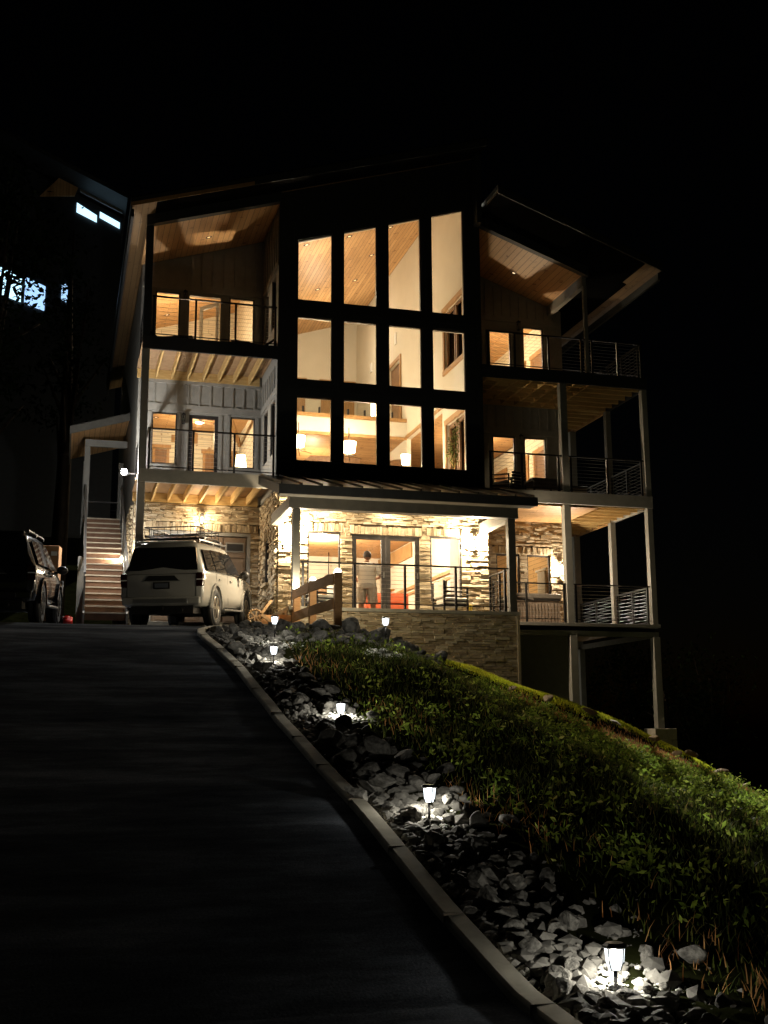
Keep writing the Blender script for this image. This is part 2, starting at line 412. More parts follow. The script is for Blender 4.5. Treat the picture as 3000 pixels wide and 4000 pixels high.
# --- right recessed wall
rh = [(10.22, 10.83, 6.15, 7.40), (11.08, 11.68, 6.15, 7.41), (10.19, 10.79, 9.17, 10.21), (11.13, 11.70, 9.17, 10.38)]
part(gridwall([9.15, 12.1], [5.30, 101], rh, PX, 26.2, 26.30, lambda u, v: CR(u)-.002 if v == 101 else v), 'siding_wall', 'siding')
for h in rh: window(PX, *h, 26.215, .03)
m = MB()
for h in rh:
    for x in (h[0]-.09, h[1]+.02): m.box(x, x+.07, 26.178, 26.199, h[2], h[3])
m.box(9.2, 12.08, 26.172, 26.199, 7.46, 7.62); m.box(9.2, 12.08, 26.172, 26.199, 10.46, 10.6)
split(m, 'trim', 'siding')
m = MB()
for i in range(11):
    x = 9.62+i*.235
    m.box(x, x+.04, 26.17, 26.199, 7.62, 8.19)
    if CR(x) > 10.75: m.box(x, x+.04, 26.17, 26.199, 10.6, CR(x)-.1)
m.box(9.4, 12.08, 26.17, 26.199, 6.0, 6.06)
split(m, 'batten', 'siding')
part(gridwall([24.1, 26.2], [2.3, 101], [(24.34, 25.66, 5.5, 7.42), (24.34, 25.72, 8.83, 10.34)], PY, 9.03, 9.15, lambda u, v: CR(9.3) if v == 101 else v), 'siding_wall', 'siding')
# left, right and back shells, ridge wall
part(gridwall([26.3, 36], [2.3, 101], [], PY, 1.4, 1.5, smp(1.4)), 'siding_wall', 'siding')
part(gridwall([26.2, 36], [-3, 101], [], PY, 12.1, 12.22, lambda u, v: CR(12.1)-.002 if v == 101 else v), 'siding_wall', 'siding')
part(gridwall([1.4, 9.1], [-3, 101], [], PX, 36.0, 36.12, lambda u, v: CL(u) if v == 101 else v), 'siding_wall', 'siding')
part(gridwall([9.1, 12.22], [-3, 101], [], PX, 36.0, 36.12, lambda u, v: CR(u) if v == 101 else v), 'siding_wall', 'siding')
m = MB(); m.box(8.99, 9.11, 23.7, 36.2, 11.9, CL(9)+.24); part(m, 'siding_wall', 'siding_dark')

# --- roofs with soffits
def roof(x0, x1, y0, y1, fn, name='roof'):
    m = MB(); m.extrude([(x0, y0, fn(x0)+.33), (x1, y0, fn(x1)+.33), (x1, y0, fn(x1)+.44), (x0, y0, fn(x0)+.44)], (0, y1-y0, 0))
    for i in range(int((y1-y0)/.45)):
        y = y0+.2+i*.45; m.beam((x0+.02, y, fn(x0)+.455), (x1-.02, y, fn(x1)+.455), .02, .03)
    r = part(m, name, 'roofmetal')
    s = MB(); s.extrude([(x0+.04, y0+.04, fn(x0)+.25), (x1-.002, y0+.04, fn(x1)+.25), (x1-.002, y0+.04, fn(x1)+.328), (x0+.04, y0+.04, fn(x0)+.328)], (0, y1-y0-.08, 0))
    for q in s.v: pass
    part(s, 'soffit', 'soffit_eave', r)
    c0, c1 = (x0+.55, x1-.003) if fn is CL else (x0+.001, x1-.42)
    s = MB(); s.extrude([(c0, y0+.05, fn(c0)+.235), (c1, y0+.05, fn(c1)+.235), (c1, y0+.05, fn(c1)+.249), (c0, y0+.05, fn(c0)+.249)], (0, 23.918-y0-.05, 0)); part(s, 'soffit_shade_sheet', 'soffit_shade', r)  # black sheet laid over the boards where the overhang is shaded
    if fn is CR: s = MB(); s.extrude([(11.96, 23.92, fn(11.96)+.235), (x1-.3, 23.92, fn(x1-.3)+.235), (x1-.3, 23.92, fn(x1-.3)+.249), (11.96, 23.92, fn(11.96)+.249)], (0, 12, 0)); part(s, 'soffit_shade_sheet', 'soffit_shade', r)
    f = MB(); f.extrude([(x0, y0-.03, fn(x0)+.22), (x1, y0-.03, fn(x1)+.22), (x1, y0-.03, fn(x1)+.40), (x0, y0-.03, fn(x0)+.40)], (0, .028, 0))
    part(f, 'fascia', 'siding_dark', r)
    if fn is CL: f = MB(); f.extrude([(x0, y0-.035, fn(x0)+.21), (3.6, y0-.035, fn(3.6)+.21), (3.6, y0-.035, fn(3.6)+.30), (x0, y0-.035, fn(x0)+.30)], (0, .004, 0)); part(f, 'lit_rake_strip', 'trimwood', r)  # lighter strip painting in the lit lower end of the rake
    return r
roof(.95, 9.12, 23.3, 37.2, CL)
roof(9.13, 13.26, 22.7, 37.2, CR)
m = MB(); m.box(.97, 1.03, 23.4, 37.1, CL(.97)+.02, CL(.97)+.2); part(m, 'fascia', 'siding_dark')
m = MB(); m.box(13.2, 13.26, 22.8, 37.1, CR(13.2)+.02, CR(13.2)+.2); part(m, 'fascia', 'siding_dark')
# front beams over the top porches, porch ceilings
m = MB(); m.extrude([(1.34, 23.92, CL(1.34)), (4.319, 23.92, CL(4.319)), (4.319, 23.92, CL(4.319)+.248), (1.34, 23.92, CL(1.34)+.248)], (0, .16, 0)); part(m, 'beam', 'siding_dark')
m = MB(); m.extrude([(9.151, 23.92, CR(9.15)), (11.95, 23.92, CR(11.95)), (11.95, 23.92, CR(11.95)+.248), (9.151, 23.92, CR(9.15)+.248)], (0, .16, 0)); part(m, 'beam', 'siding_dark')
m = MB(); m.box(11.83, 11.95, 24.09, 26.19, CR(11.83)-.26, CR(11.83)+.02); part(m, 'beam', 'trim')
def sheet(pts, name, mt, th=.03):
    m = MB(); m.extrude(pts, (0, 0, th)); return part(m, name, mt)
sheet([(1.36, 24.081, CL(1.36)+.004), (4.318, 24.081, CL(4.318)+.004), (4.318, 26.2, CL(4.318)+.004), (1.36, 26.2, CL(1.36)+.004)], 'ceiling', 'soffit')
sheet([(9.152, 24.081, CR(9.152)+.004), (11.828, 24.081, CR(11.828)+.004), (11.828, 26.2, CR(11.828)+.004), (9.152, 26.2, CR(9.152)+.004)], 'ceiling', 'soffit')
def can(x, y, z, on=2.5, r=.075, slope=0):
    m = MB(); n = 14
    P = lambda rr, t, dz: (x+rr*math.cos(t), y+rr*math.sin(t), z-.004-dz+slope*rr*math.cos(t))
    vs = [P(r, 2*math.pi*i/n, .012) for i in range(n)]+[P(r*.55, 2*math.pi*i/n, .016) for i in range(n)]
    m.add(vs, [(i, (i+1) % n, n+(i+1) % n, n+i) for i in range(n)])
    c = part(m, 'recessed_light', 'black', recalc=False)
    g = MB(); g.add([P(r*.5, 2*math.pi*i/n, .006) for i in range(n)], [tuple(range(n))]); part(g, 'lamp_glass', mat('can_lens', (.8, .7, .5), .5, emit=(1, .75, .45), estr=on), c, recalc=False)
    return c
can(2.84, 25.23, CL(2.84), 1.2, slope=.314); can(10.55, 25.3, CR(10.55), 1.2, slope=-.353)

# --- decks
def deck(x0, x1, y0, y1, ztop, zbot, jx=(), jy=(), rim='trim', rimtop=None, sides='f', dname='deck'):
    m = MB(); n = max(1, int((y1-y0-.06)/.13)); st = (y1-y0-.06)/n
    for i in range(n): m.box(x0+.01, x1-.01, y0+.05+i*st, y0+.05+i*st+st-.008, ztop-.035, ztop)
    d = part(m, dname, 'decking')
    m = MB(); m.box(x0, x1, y0-.01, y0+.05, zbot, rimtop or ztop+.03)
    if 'r' in sides: m.box(x1-.05, x1, y0+.051, y1, zbot, ztop+.03)
    part(m, 'rim_beam', rim, d, bevel=.004)
    for x in jx: q = MB(); q.box(x-.02, x+.02, y0+.052, y1-.002, zbot+.03, ztop-.037); part(q, 'joist', 'joist', d)
    for (a, b, y) in jy: q = MB(); q.box(a, b, y-.018, y+.018, zbot+.022, ztop-.04); part(q, 'joist', 'joist', d)
    q = MB(); q.box(x0+.02, x1-.06, y1-.05, y1-.003, zbot+.01, ztop-.04); part(q, 'ledger', 'joist', d)
    return d
jl = [1.80+.365*k for k in range(7)]
deck(1.34, 4.31, 24.0, 26.2, 5.50, 5.24, jl, rim='trim')
deck(1.34, 4.31, 24.0, 26.2, 8.46, 8.19, jl, rim='siding_dark')
jb = [9.35+.37*k for k in range(11)]
for zt, zb, rm in ((5.50, 5.24, 'trim'), (8.46, 8.19, 'siding_dark')):
    jy = [(9.2, 13.35, 24.3+.36*k) for k in range(5)]+[(12.24, 13.35, 26.1+.36*k) for k in range(6)]
    deck(9.16, 13.42, 24.0, 26.19, zt, zb, jb[:8], jy[:5], rim=rm, sides='fr')
    d2 = MB()
    for i in range(15): d2.box(12.23, 13.42, 26.2+i*.135, 26.2+i*.135+.127, zt-.035, zt)
    dd = part(d2, 'deck', 'decking')
    q = MB(); q.box(13.37, 13.42, 26.2, 28.25, zb, zt+.03); q.box(12.23, 13.36, 28.2, 28.25, zb, zt+.03); part(q, 'rim_beam', 'trimwood', dd)
    for a, b, y in jy[5:]: q = MB(); q.box(a, b, y-.018, y+.018, zb+.022, zt-.04); part(q, 'joist', 'joist', dd)
d0 = deck(9.06, 13.46, 24.0, 26.2, 2.43, 2.385, rim='post', rimtop=2.462, sides='fr')
m = MB(); m.box(9.06, 13.44, 24.06, 24.16, 2.17, 2.29); m.box(13.34, 13.44, 24.17, 28.2, 2.17, 2.29); m.box(12.23, 13.42, 28.1, 28.2, 2.17, 2.38); split(m, 'beam', 'post')
m = MB(); m.box(9.06, 13.4, 24.17, 24.25, 2.295, 2.383); split(m, 'beam', 'black')  # black strip standing in for the dark gap below the rim
m = MB(); m.box(12.23, 13.45, 26.2, 28.25, 2.395, 2.43); part(m, 'deck', 'decking')
# --- posts
def post(x0, x1, y0, y1, z0, z1, mt='post', name='post'):
    m = MB(); m.box(x0, x1, y0, y1, z0, z1); return part(m, name, mt, bevel=.006)
for z0, z1 in ((2.2, 5.235), (5.535, 8.185), (8.5, CL(1.42)-.002)):
    post(1.34, 1.50, 24.0, 24.16, z0, z1, 'siding_dark' if z0 > 8 else 'post')
for z0, z1 in ((2.465, 5.235), (5.535, 8.185)):
    post(11.12, 11.29, 24.02, 24.19, z0, z1); post(13.28, 13.42, 24.02, 24.18, z0, z1)
    post(13.28, 13.42, 25.95, 26.1, z0, z1); post(13.24, 13.42, 28.05, 28.2, z0, z1)
post(11.85, 11.94, 24.05, 24.14, 8.5, CR(11.83)-.26)
post(11.15, 11.33, 24.0, 24.18, -1.0, 2.168); post(13.27, 13.44, 24.0, 24.18, .08, 2.168); post(13.27, 13.42, 28.0, 28.15, -3.0, 2.168)
m = MB()
for k in range(5):
    z = .07-k*.26; off = .0
    for a, b in ((13.08, 13.353), (13.359, 13.63)) if k % 2 == 0 else ((13.08, 13.21), (13.216, 13.494), (13.50, 13.63)): m.box(a, b, 23.8, 24.32, z-.254, z)
part(m, 'footing', 'block', bevel=.008)
m = MB(); m.box(12.0, 12.4, 26.6, 27.0, -1.5, -.1); part(m, 'footing', 'block')

# --- cable railings
def railing(p, q, z, h=.9, posts=None, n=9, top=.03, glassy=False, skip_ends=False):
    p = Vector((p[0], p[1], 0)); q = Vector((q[0], q[1], 0)); Ln = (q-p).length
    m = MB(); a = p+Vector((0, 0, z+h)); b = q+Vector((0, 0, z+h)); m.beam(a, b, .045, top)
    m.beam(p+Vector((0, 0, z+.1)), q+Vector((0, 0, z+.1)), .02, .02)
    r = part(m, 'railing', 'black')
    ts = posts if posts is not None else [i/3 for i in range(4)]
    for t in ts:
        c = p.lerp(q, t); k = MB(); k.box(c.x-.022, c.x+.022, c.y-.022, c.y+.022, z, z+h-top/2-.002); part(k, 'railing_post', 'black', r)
    k = MB()
    for i in range(n):
        zz = z+.1+(h-.1)*(i+.75)/(n+.5); k.cyl(p+Vector((0, 0, zz)), q+Vector((0, 0, zz)), .0035, n=5, caps=False)
    part(k, 'cable', 'cable', r)
    return r
def rp(x0, x1, xs): return [(x-x0)/(x1-x0) for x in xs]
railing((1.52, 24.06), (4.28, 24.06), 5.5, .93, rp(1.52, 4.28, (1.56, 2.49, 3.38, 4.24)))
railing((1.52, 24.06), (4.28, 24.06), 8.46, .96, rp(1.52, 4.28, (1.56, 2.47, 3.35, 4.24)))
railing((1.42, 24.2), (1.42, 26.15), 5.5, .93, [.02, .5, .98]); railing((1.42, 24.2), (1.42, 26.15), 8.46, .96, [.02, .5, .98])
railing((9.3, 24.08), (13.3, 24.08), 5.5, .91, rp(9.3, 13.3, (9.33, 10.11, 11.03, 11.35, 12.3, 13.2)))
railing((9.3, 24.08), (13.36, 24.08), 8.46, .90, rp(9.3, 13.36, (9.33, 10.01, 10.88, 11.74, 12.02, 12.7, 13.33)))
railing((9.3, 24.08), (11.11, 24.08), 2.45, .91, rp(9.3, 11.11, (9.33, 10.13, 11.07)))
railing((11.31, 24.08), (13.27, 24.08), 2.45, .91, rp(11.31, 13.27, (11.36, 13.2)))
for z in (2.45, 5.5, 8.46):
    railing((13.35, 24.25), (13.35, 25.93), z, .91, [.01, .5, .99]); railing((13.35, 26.15), (13.35, 28.0), z, .91, [.01, .5, .99])
railing((12.25, 28.15), (13.2, 28.15), 2.45, .91, [.05, .95])

# --- porch
m = MB(); m.box(4.2, 9.09, 21.93, 24.0, 2.38, 2.45); part(m, 'porch_floor', 'concrete', bevel=.005)
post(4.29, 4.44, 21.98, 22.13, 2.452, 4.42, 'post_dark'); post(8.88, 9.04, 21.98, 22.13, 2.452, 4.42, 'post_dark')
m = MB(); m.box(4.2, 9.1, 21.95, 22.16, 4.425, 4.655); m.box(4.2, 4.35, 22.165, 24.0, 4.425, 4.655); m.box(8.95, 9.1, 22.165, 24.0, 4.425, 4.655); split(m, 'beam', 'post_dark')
m = MB(); m.extrude([(4.2, 22.17, 4.70), (9.1, 22.17, 4.70), (9.1, 23.985, 5.24), (4.2, 23.985, 5.24)], (0, 0, .02)); m.box(4.2, 9.1, 21.77, 22.16, 4.66, 4.69); part(m, 'ceiling', 'siding')
m = MB(); m.extrude([(3.92, 21.5, 4.74), (3.92, 23.97, 5.45), (3.92, 23.97, 5.51), (3.92, 21.5, 4.80)], (5.4, 0, 0))
pr_ = part(m, 'porch_roof', 'roofmetal')
for i in range(14):
    x = 3.96+i*.409; s = MB(); s.beam((x, 21.49, 4.822), (x, 23.96, 5.532), .022, .045); part(s, 'roof_seam', 'roofmetal', pr_)
m = MB(); m.box(3.9, 9.34, 21.44, 21.49, 4.60, 4.79); m.extrude([(3.9, 21.492, 4.60), (3.9, 23.95, 5.3), (3.9, 23.95, 5.49), (3.9, 21.492, 4.79)], (.02, 0, 0)); m.extrude([(9.32, 21.492, 4.60), (9.32, 23.95, 5.3), (9.32, 23.95, 5.49), (9.32, 21.492, 4.79)], (.02, 0, 0)); part(m, 'fascia', 'siding_dark', pr_)
m = MB(); m.box(3.94, 9.3, 21.5, 21.76, 4.605, 4.64); part(m, 'soffit', 'trim', pr_)
railing((4.46, 22.0), (8.86, 22.0), 2.45, .9, rp(4.46, 8.86, (4.50, 5.55, 6.61, 7.70, 8.78)), n=9)
railing((8.96, 22.15), (8.96, 23.35), 2.45, .92, [.02, .5, .98])

# --- stone veneer built stone by stone
def stonewall(place, u0, u1, v0, v1, d, out, holes=(), soldiers=(), seed=1, hh=(.034, .066), top=None):
    rg = random.Random(seed); m = MB()
    def stone(a, b, c, e, p):
        m.cur = rg.random(); j = lambda: rg.uniform(-.006, .006); q = d+out*p
        f = [place(a+j()+.004, c+j()+.003, q+j()), place(b+j()-.004, c+j()+.003, q+j()), place(b+j()-.004, e+j()-.003, q+j()), place(a+j()+.004, e+j()-.003, q+j())]
        r = [place(a, c, d), place(b, c, d), place(b, e, d), place(a, e, d)]
        m.add(f+r, [(0, 1, 2, 3), (0, 4, 5, 1), (1, 5, 6, 2), (2, 6, 7, 3), (3, 7, 4, 0)])
    blocked = list(holes)+[(a, b, z, z+.2) for a, b, z in soldiers]
    v = v0
    while v < v1-.02:
        h = min(rg.uniform(*hh), v1-v); iv = [(u0, u1)]
        for hx in blocked:
            if hx[2] < v+h-.01 and hx[3] > v+.01:
                nv = []
                for a, b in iv:
                    if hx[0] > a+.02: nv.append((a, min(b, hx[0])))
                    if hx[1] < b-.02: nv.append((max(a, hx[1]), b))
                    if not (hx[0] > a+.02 or hx[1] < b-.02) and not (hx[0] <= a and hx[1] >= b): pass
                iv = [(a, b) for a, b in nv if b-a > .03]
        for a, b in iv:
            u = a
            while u < b-.01:
                l = rg.uniform(.09, .32); e = b if b-u-l < .1 else u+l
                lim = top(u) if top else 99
                if v+h < lim: stone(u, e, v, v+h, rg.choice((.012, .02, .03, .042, .055)))
                u = e
        v += h
    for a, b, z in soldiers:
        u = a
        while u < b-.01:
            e = min(b, u+rg.uniform(.05, .10)); stone(u, e, z, z+rg.uniform(.16, .2), rg.choice((.03, .045, .06))); u = e
    return m
def stone(name_holes, place, u0, u1, v0, v1, d, out, holes, soldiers, seed, th=.1):
    b0, b1 = (d, d-out*th)
    w_ = part(gridwall([u0, u1], [v0, v1], [h for h in holes], place, min(b0, b1), max(b0, b1)), 'stone_wall', 'mortar')
    s = stonewall(place, u0, u1, v0, v1, d, out, holes, soldiers, seed)
    part(s, 'stone_veneer', 'stone', w_, recalc=False); return w_
gh = [(5.0, 5.74, 2.86, 4.33), (6.0, 7.55, 2.455, 4.30), (7.80, 8.54, 2.90, 4.33)]
stone(0, PX, 4.36, 9.18, 2.45, 5.29, 24.0, -1, gh, [(4.92, 5.82, 4.34), (5.95, 7.6, 4.31), (7.72, 8.62, 4.34)], 11)
for i in (0, 2): window(PX, *gh[i], 23.99, .035)
glass_door(PX, 6.0, 6.77, 2.455, 4.30, 23.99, .1); glass_door(PX, 6.78, 7.55, 2.455, 4.30, 23.99, .1)
gg = [(1.78, 4.10, 2.40, 4.60)]
stone(0, PX, 1.4, 4.31, 2.3, 5.235, 26.2, -1, gg, [(1.6, 4.28, 4.61)], 12)
ss = [(24.95, 25.50, 3.30, 4.30)]
stone(0, PY, 24.0, 26.14, 2.1, 5.235, 4.34, -1, ss, [(24.85, 25.6, 4.31)], 13)
m = MB(); m.box(4.24, 4.33, 24.86, 25.58, 3.23, 3.295); part(m, 'sill', 'stone')
window(PY, *ss[0], 4.35, .03)
gr = [(10.24, 10.86, 2.7, 4.36), (11.06, 11.69, 2.95, 4.36)]
stone(0, PX, 9.15, 12.1, 2.43, 5.235, 26.2, -1, gr, [(10.14, 10.96, 4.37), (10.98, 11.78, 4.37)], 14)
for h in gr: window(PX, *h, 26.215, .035)
stone(0, PX, 4.2, 9.06, -1.4, 2.375, 21.99, -1, [], [], 15)
stone(0, PY, 22.0, 24.0, 0.5, 2.375, 4.24, -1, [], [], 16)
stone(0, PY, 26.25, 34, 2.2, 5.2, 1.39, -1, [], [], 17)
m = MB(); m.box(9.0, 9.06, 21.95, 26.2, -2, 2.375); m.box(9.07, 12.22, 26.2, 26.3, -3, 2.38); part(m, 'foundation', 'siding')
m = MB(); m.box(9.0, 9.05, 21.9, 21.95, -2, 2.37); part(m, 'quoin', 'stone')
# garage door: panelled, a row of small lights at the top
m = MB(); m.box(1.78, 4.10, 26.16, 26.2, 4.52, 4.6); m.box(4.02, 4.10, 26.16, 26.2, 2.4, 4.52); m.box(1.78, 1.86, 26.16, 26.2, 2.4, 4.52); part(m, 'garage_frame', 'trim')
gd = MB(); gd.box(1.87, 4.01, 26.2, 26.23, 2.45, 4.51)
for r_ in range(4):
    for c_ in range(4):
        x0 = 1.90+c_*.53; z0 = 2.49+r_*.51
        gd.box(x0, x0+.49, 26.178, 26.199, z0, z0+.47)
        if r_ < 3: gd.box(x0+.05, x0+.44, 26.168, 26.1775, z0+.05, z0+.42)
gdo = part(gd, 'garage_door', 'garage', bevel=.004)
for c_ in range(4):
    x0 = 1.90+c_*.53+.03; z0 = 2.49+3*.51+.13; q = MB(); q.box(x0, x0+.43, 26.165, 26.177, z0, z0+.22); part(q, 'window', 'trim', gdo)
    q = MB(); q.box(x0+.03, x0+.40, 26.158, 26.164, z0+.03, z0+.19); part(q, 'pane', 'black', gdo)

# ================================================================= ROOMS BEHIND THE GLASS
def sh_wall(name, mt, *pts): m = MB(); m.quad(*pts); return part(m, name, mt, recalc=False)
# great room
part(gridwall([24.23, 36], [5.45, 101], [(h[0], h[1], h[2], h[3]) for h in sh], PY, 4.441, 4.52, smp(4.44)), 'interior_wall', 'drywall')
rw = [(24.34, 25.66, 5.46, 7.42), (24.34, 25.72, 8.83, 10.34), (26.02, 29.1, 5.46, 7.93), (29.64, 30.84, 8.5, 10.44)]
part(gridwall([24.22, 34.7], [5.45, 101], rw, PY, 8.83, 8.95, lambda u, v: CL(8.83) if v == 101 else v), 'interior_wall', 'drywall')
sheet([(4.45, 24.2, CL(4.45)), (8.95, 24.2, CL(8.95)), (8.95, 34.8, CL(8.95)), (4.45, 34.8, CL(4.45))], 'ceiling', 'pine_y')
bd = [(6.05, 7.17, 8.45, 11.2), (7.59, 8.75, 8.45, 11.2)]
part(gridwall([4.45, 8.83], [8.45, 101], [], PX, 34.7, 34.8, lambda u, v: CL(u) if v == 101 else v), 'interior_wall', 'drywall')
m = MB()
for a, b in ((6.3, 7.17), (7.59, 8.03), (8.34, 8.8)): m.box(a, b, 34.66, 34.699, 11.13, 11.27); m.box(a+.05, b-.05, 34.67, 34.699, 9, 11.12)
split(m, 'door_casing', 'trimwood')
sh_wall('interior_wall', 'drywall', (4.52, 34.69, 5.45), (8.83, 34.69, 5.45), (8.83, 34.69, 7.95), (4.52, 34.69, 7.95))
m = MB(); m.box(1.5, 12.09, 26.3, 35.9, 5.30, 5.45); m.box(4.33, 9.02, 24.12, 26.299, 5.301, 5.449); part(m, 'floor', 'floor')
# loft
m = MB(); m.box(4.52, 8.829, 29.1, 34.69, 7.98, 8.40); part(m, 'loft', 'drywall')
m = MB(); m.box(4.52, 8.828, 29.06, 29.2, 8.405, 8.50); m.box(4.52, 8.828, 29.07, 29.099, 7.90, 7.978); part(m, 'loft_cap', 'trimwood')
m = MB(); m.quad((4.52, 29.13, 8.52), (8.6, 29.13, 8.52), (8.6, 29.13, 9.35), (4.52, 29.13, 9.35)); part(m, 'loft_glass', 'railglass')
m = MB()
for x in (5.1, 5.9, 6.35, 7.15, 7.62, 8.4): m.box(x, x+.05, 29.10, 29.16, 8.5, 8.68)
split(m, 'glass_clamp', 'black')
m = MB(); m.box(4.53, 8.82, 29.11, 34.68, 7.955, 7.975); m.box(8.96, 12.0, 26.31, 34.6, 7.955, 7.975); part(m, 'ceiling', 'pine_x')
# wood casings in the right wall
m = MB()
for y0, y1, z0, z1 in (rw[0], rw[1]):
    m.box(8.79, 8.829, y0-.1, y0, z0, z1); m.box(8.79, 8.829, y1, y1+.1, z0, z1); m.box(8.785, 8.829, y0-.12, y1+.12, z1, z1+.13)
m.box(8.785, 8.829, 24.22, 25.84, 8.72, 8.829)
m.box(8.79, 8.829, 26.02-.1, 29.09, 7.932, 8.02)
m.box(8.79, 8.829, 29.55, 29.639, 8.5, 10.44); m.box(8.79, 8.829, 29.55, 30.93, 10.442, 10.55)
split(m, 'door_casing', 'trimwood')
for y0, y1 in ((24.36, 24.98), (25.02, 25.64)):
    q = MB(); q.box(8.87, 8.92, y0, y0+.09, 5.46, 7.4); q.box(8.87, 8.92, y1-.09, y1, 5.46, 7.4); q.box(8.87, 8.92, y0, y1, 7.31, 7.401); part(q, 'door', 'doorwood')
for y0, y1 in ((24.36, 25.0), (25.06, 25.70)):
    q = MB(); q.box(8.86, 8.91, y0, y0+.06, 8.84, 10.33); q.box(8.86, 8.91, y1-.06, y1, 8.84, 10.33); q.box(8.86, 8.91, y0+.061, y1-.061, 8.84, 8.9); q.box(8.86, 8.91, y0+.061, y1-.061, 10.27, 10.33); f_ = part(q, 'window', 'doorwood')
    q = MB(); q.box(8.93, 8.935, y0, y1, 8.84, 10.33); part(q, 'pane', 'glass', f_)
q = MB(); q.box(8.93, 8.935, 24.34, 25.66, 5.46, 7.42); part(q, 'door_glass', 'glass')
q = MB(); q.box(8.90, 8.94, 29.66, 30.82, 8.5, 10.42); part(q, 'door', 'doorwood')
m = MB(); m.box(8.80, 8.829, 32.7, 32.9, 11.02, 11.30); part(m, 'thermostat', 'white')
m = MB(); m.box(8.80, 8.829, 30.0, 30.14, 11.0, 11.35); part(m, 'wall_sign', 'white')
for x, y in ((5.53, 26.9), (6.62, 30.58), (6.65, 26.87), (7.70, 30.44), (7.71, 28.6), (7.73, 26.77)): can(x, y, CL(x), 1.6, .08, .314)

# left rooms
def lroom(z0, zfn, yb, mt_ceil):
    sh_wall('interior_wall', 'shiplap', (1.5, yb, z0), (4.32, yb, z0), (4.32, yb, zfn(4.32)), (1.5, yb, zfn(1.5)))
    sh_wall('interior_wall', 'shiplap_y', (1.52, 26.3, z0), (1.52, yb, z0), (1.52, yb, zfn(1.52)), (1.52, 26.3, zfn(1.52)))
    sh_wall('interior_wall', 'shiplap_y', (4.33, 26.3, z0), (4.33, yb, z0), (4.33, yb, zfn(4.33)), (4.33, 26.3, zfn(4.33)))
    m = MB(); m.extrude([(1.5, 26.3, zfn(1.5)), (4.35, 26.3, zfn(4.35)), (4.35, yb+.1, zfn(4.35)), (1.5, yb+.1, zfn(1.5))], (0, 0, .02)); part(m, 'ceiling', mt_ceil)
lroom(5.45, lambda x: 7.95, 29.8, 'pine_x')
lroom(8.45, lambda x: CL(x)-.004, 31.17, 'pine_x')
m = MB(); m.box(1.5, 4.33, 26.3, 36, 7.972, 8.45); part(m, 'floor', 'floor')
m = MB()
for a, b, t in ((2.02, 2.46, 7.42), (3.34, 4.2, 7.36)):
    m.box(a, a+.07, 29.76, 29.79, 5.46, t); m.box(b-.07, b, 29.76, 29.79, 5.46, t); m.box(a-.04, b+.04, 29.75, 29.79, t+.002, t+.11)
m.box(2.75, 3.2, 29.77, 29.79, 7.62, 7.9); m.box(2.5, 2.62, 29.77, 29.79, 7.62, 7.82)
split(m, 'door_casing', 'trimwood')
for a, b, t in ((2.09, 2.39, 7.41), (3.41, 4.13, 7.35)):
    q = MB(); q.box(a, b, 29.77, 29.79, 5.46, t)
    for k in range(3): q.box(a+.05, b-.05, 29.76, 29.769, 5.55+k*.62, 6.08+k*.62)
    part(q, 'door', 'doorwood')
m = MB(); m.box(1.53, 1.62, 26.6, 29.7, 7.86, 7.94); m.beam((3.55, 26.4, 7.6), (4.3, 29.6, 7.6), .08, .1); part(m, 'ceiling_beam', 'trimwood')
can(2.0, 28.6, 7.952, 1.5); can(2.31, 30.15, CL(2.31)-.004, 1.5, slope=.314)
# ceiling fan in the left room
q = MB(); q.cyl((3.05, 28.0, 7.94), (3.05, 28.0, 7.78), .05); q.lathe((3.05, 28.0, 7.68), [(.02, .1), (.12, .08), (.12, .02), (.02, 0)], 14)
fan = part(q, 'ceiling_fan', 'white')
for k in range(5):
    t = k*2*math.pi/5+.3; q = MB(); q.beam((3.05+.12*math.cos(t), 28+.12*math.sin(t), 7.74), (3.05+.6*math.cos(t), 28+.6*math.sin(t), 7.74), .12, .012); part(q, 'fan_blade', 'doorwood', fan)
# right rooms
m = MB(); m.box(8.96, 12.09, 26.3, 36, 7.98, 8.44); part(m, 'floor', 'floor')
sh_wall('interior_wall', 'shiplap_y', (12.06, 26.3, 5.45), (12.06, 34.6, 5.45), (12.06, 34.6, 7.955), (12.06, 26.3, 7.955))
sh_wall('interior_wall', 'knotty_y', (9.0, 34.6, 5.45), (12.06, 34.6, 5.45), (12.06, 34.6, 7.955), (9.0, 34.6, 7.955))
sh_wall('interior_wall', 'shiplap_y', (12.06, 26.3, 8.45), (12.06, 33, 8.45), (12.06, 33, CR(12.06)), (12.06, 26.3, CR(12.06)))
sh_wall('interior_wall', 'shiplap', (9.0, 31, 8.45), (12.06, 31, 8.45), (12.06, 31, CR(12.06)), (9.0, 31, CR(9.0)))
sh_wall('interior_wall', 'drywall', (8.96, 26.3, 8.45), (8.96, 31, 8.45), (8.96, 31, CR(9)), (8.96, 26.3, CR(9)))
m = MB(); m.extrude([(8.96, 26.3, CR(8.96)-.01), (12.09, 26.3, CR(12.09)-.01), (12.09, 33, CR(12.09)-.01), (8.96, 33, CR(8.96)-.01)], (0, 0, .008)); part(m, 'ceiling', 'pine_x')
m = MB()
for z, zt in ((5.46, 7.36), (8.46, 10.05)):
    for y0, y1 in ((27.0, 27.75), (28.3, 29.1), (29.9, 30.6)):
        m.box(12.02, 12.055, y0-.09, y0, z, zt); m.box(12.02, 12.055, y1, y1+.09, z, zt); m.box(12.01, 12.055, y0-.12, y1+.12, zt, zt+.12)
split(m, 'door_casing', 'trimwood')
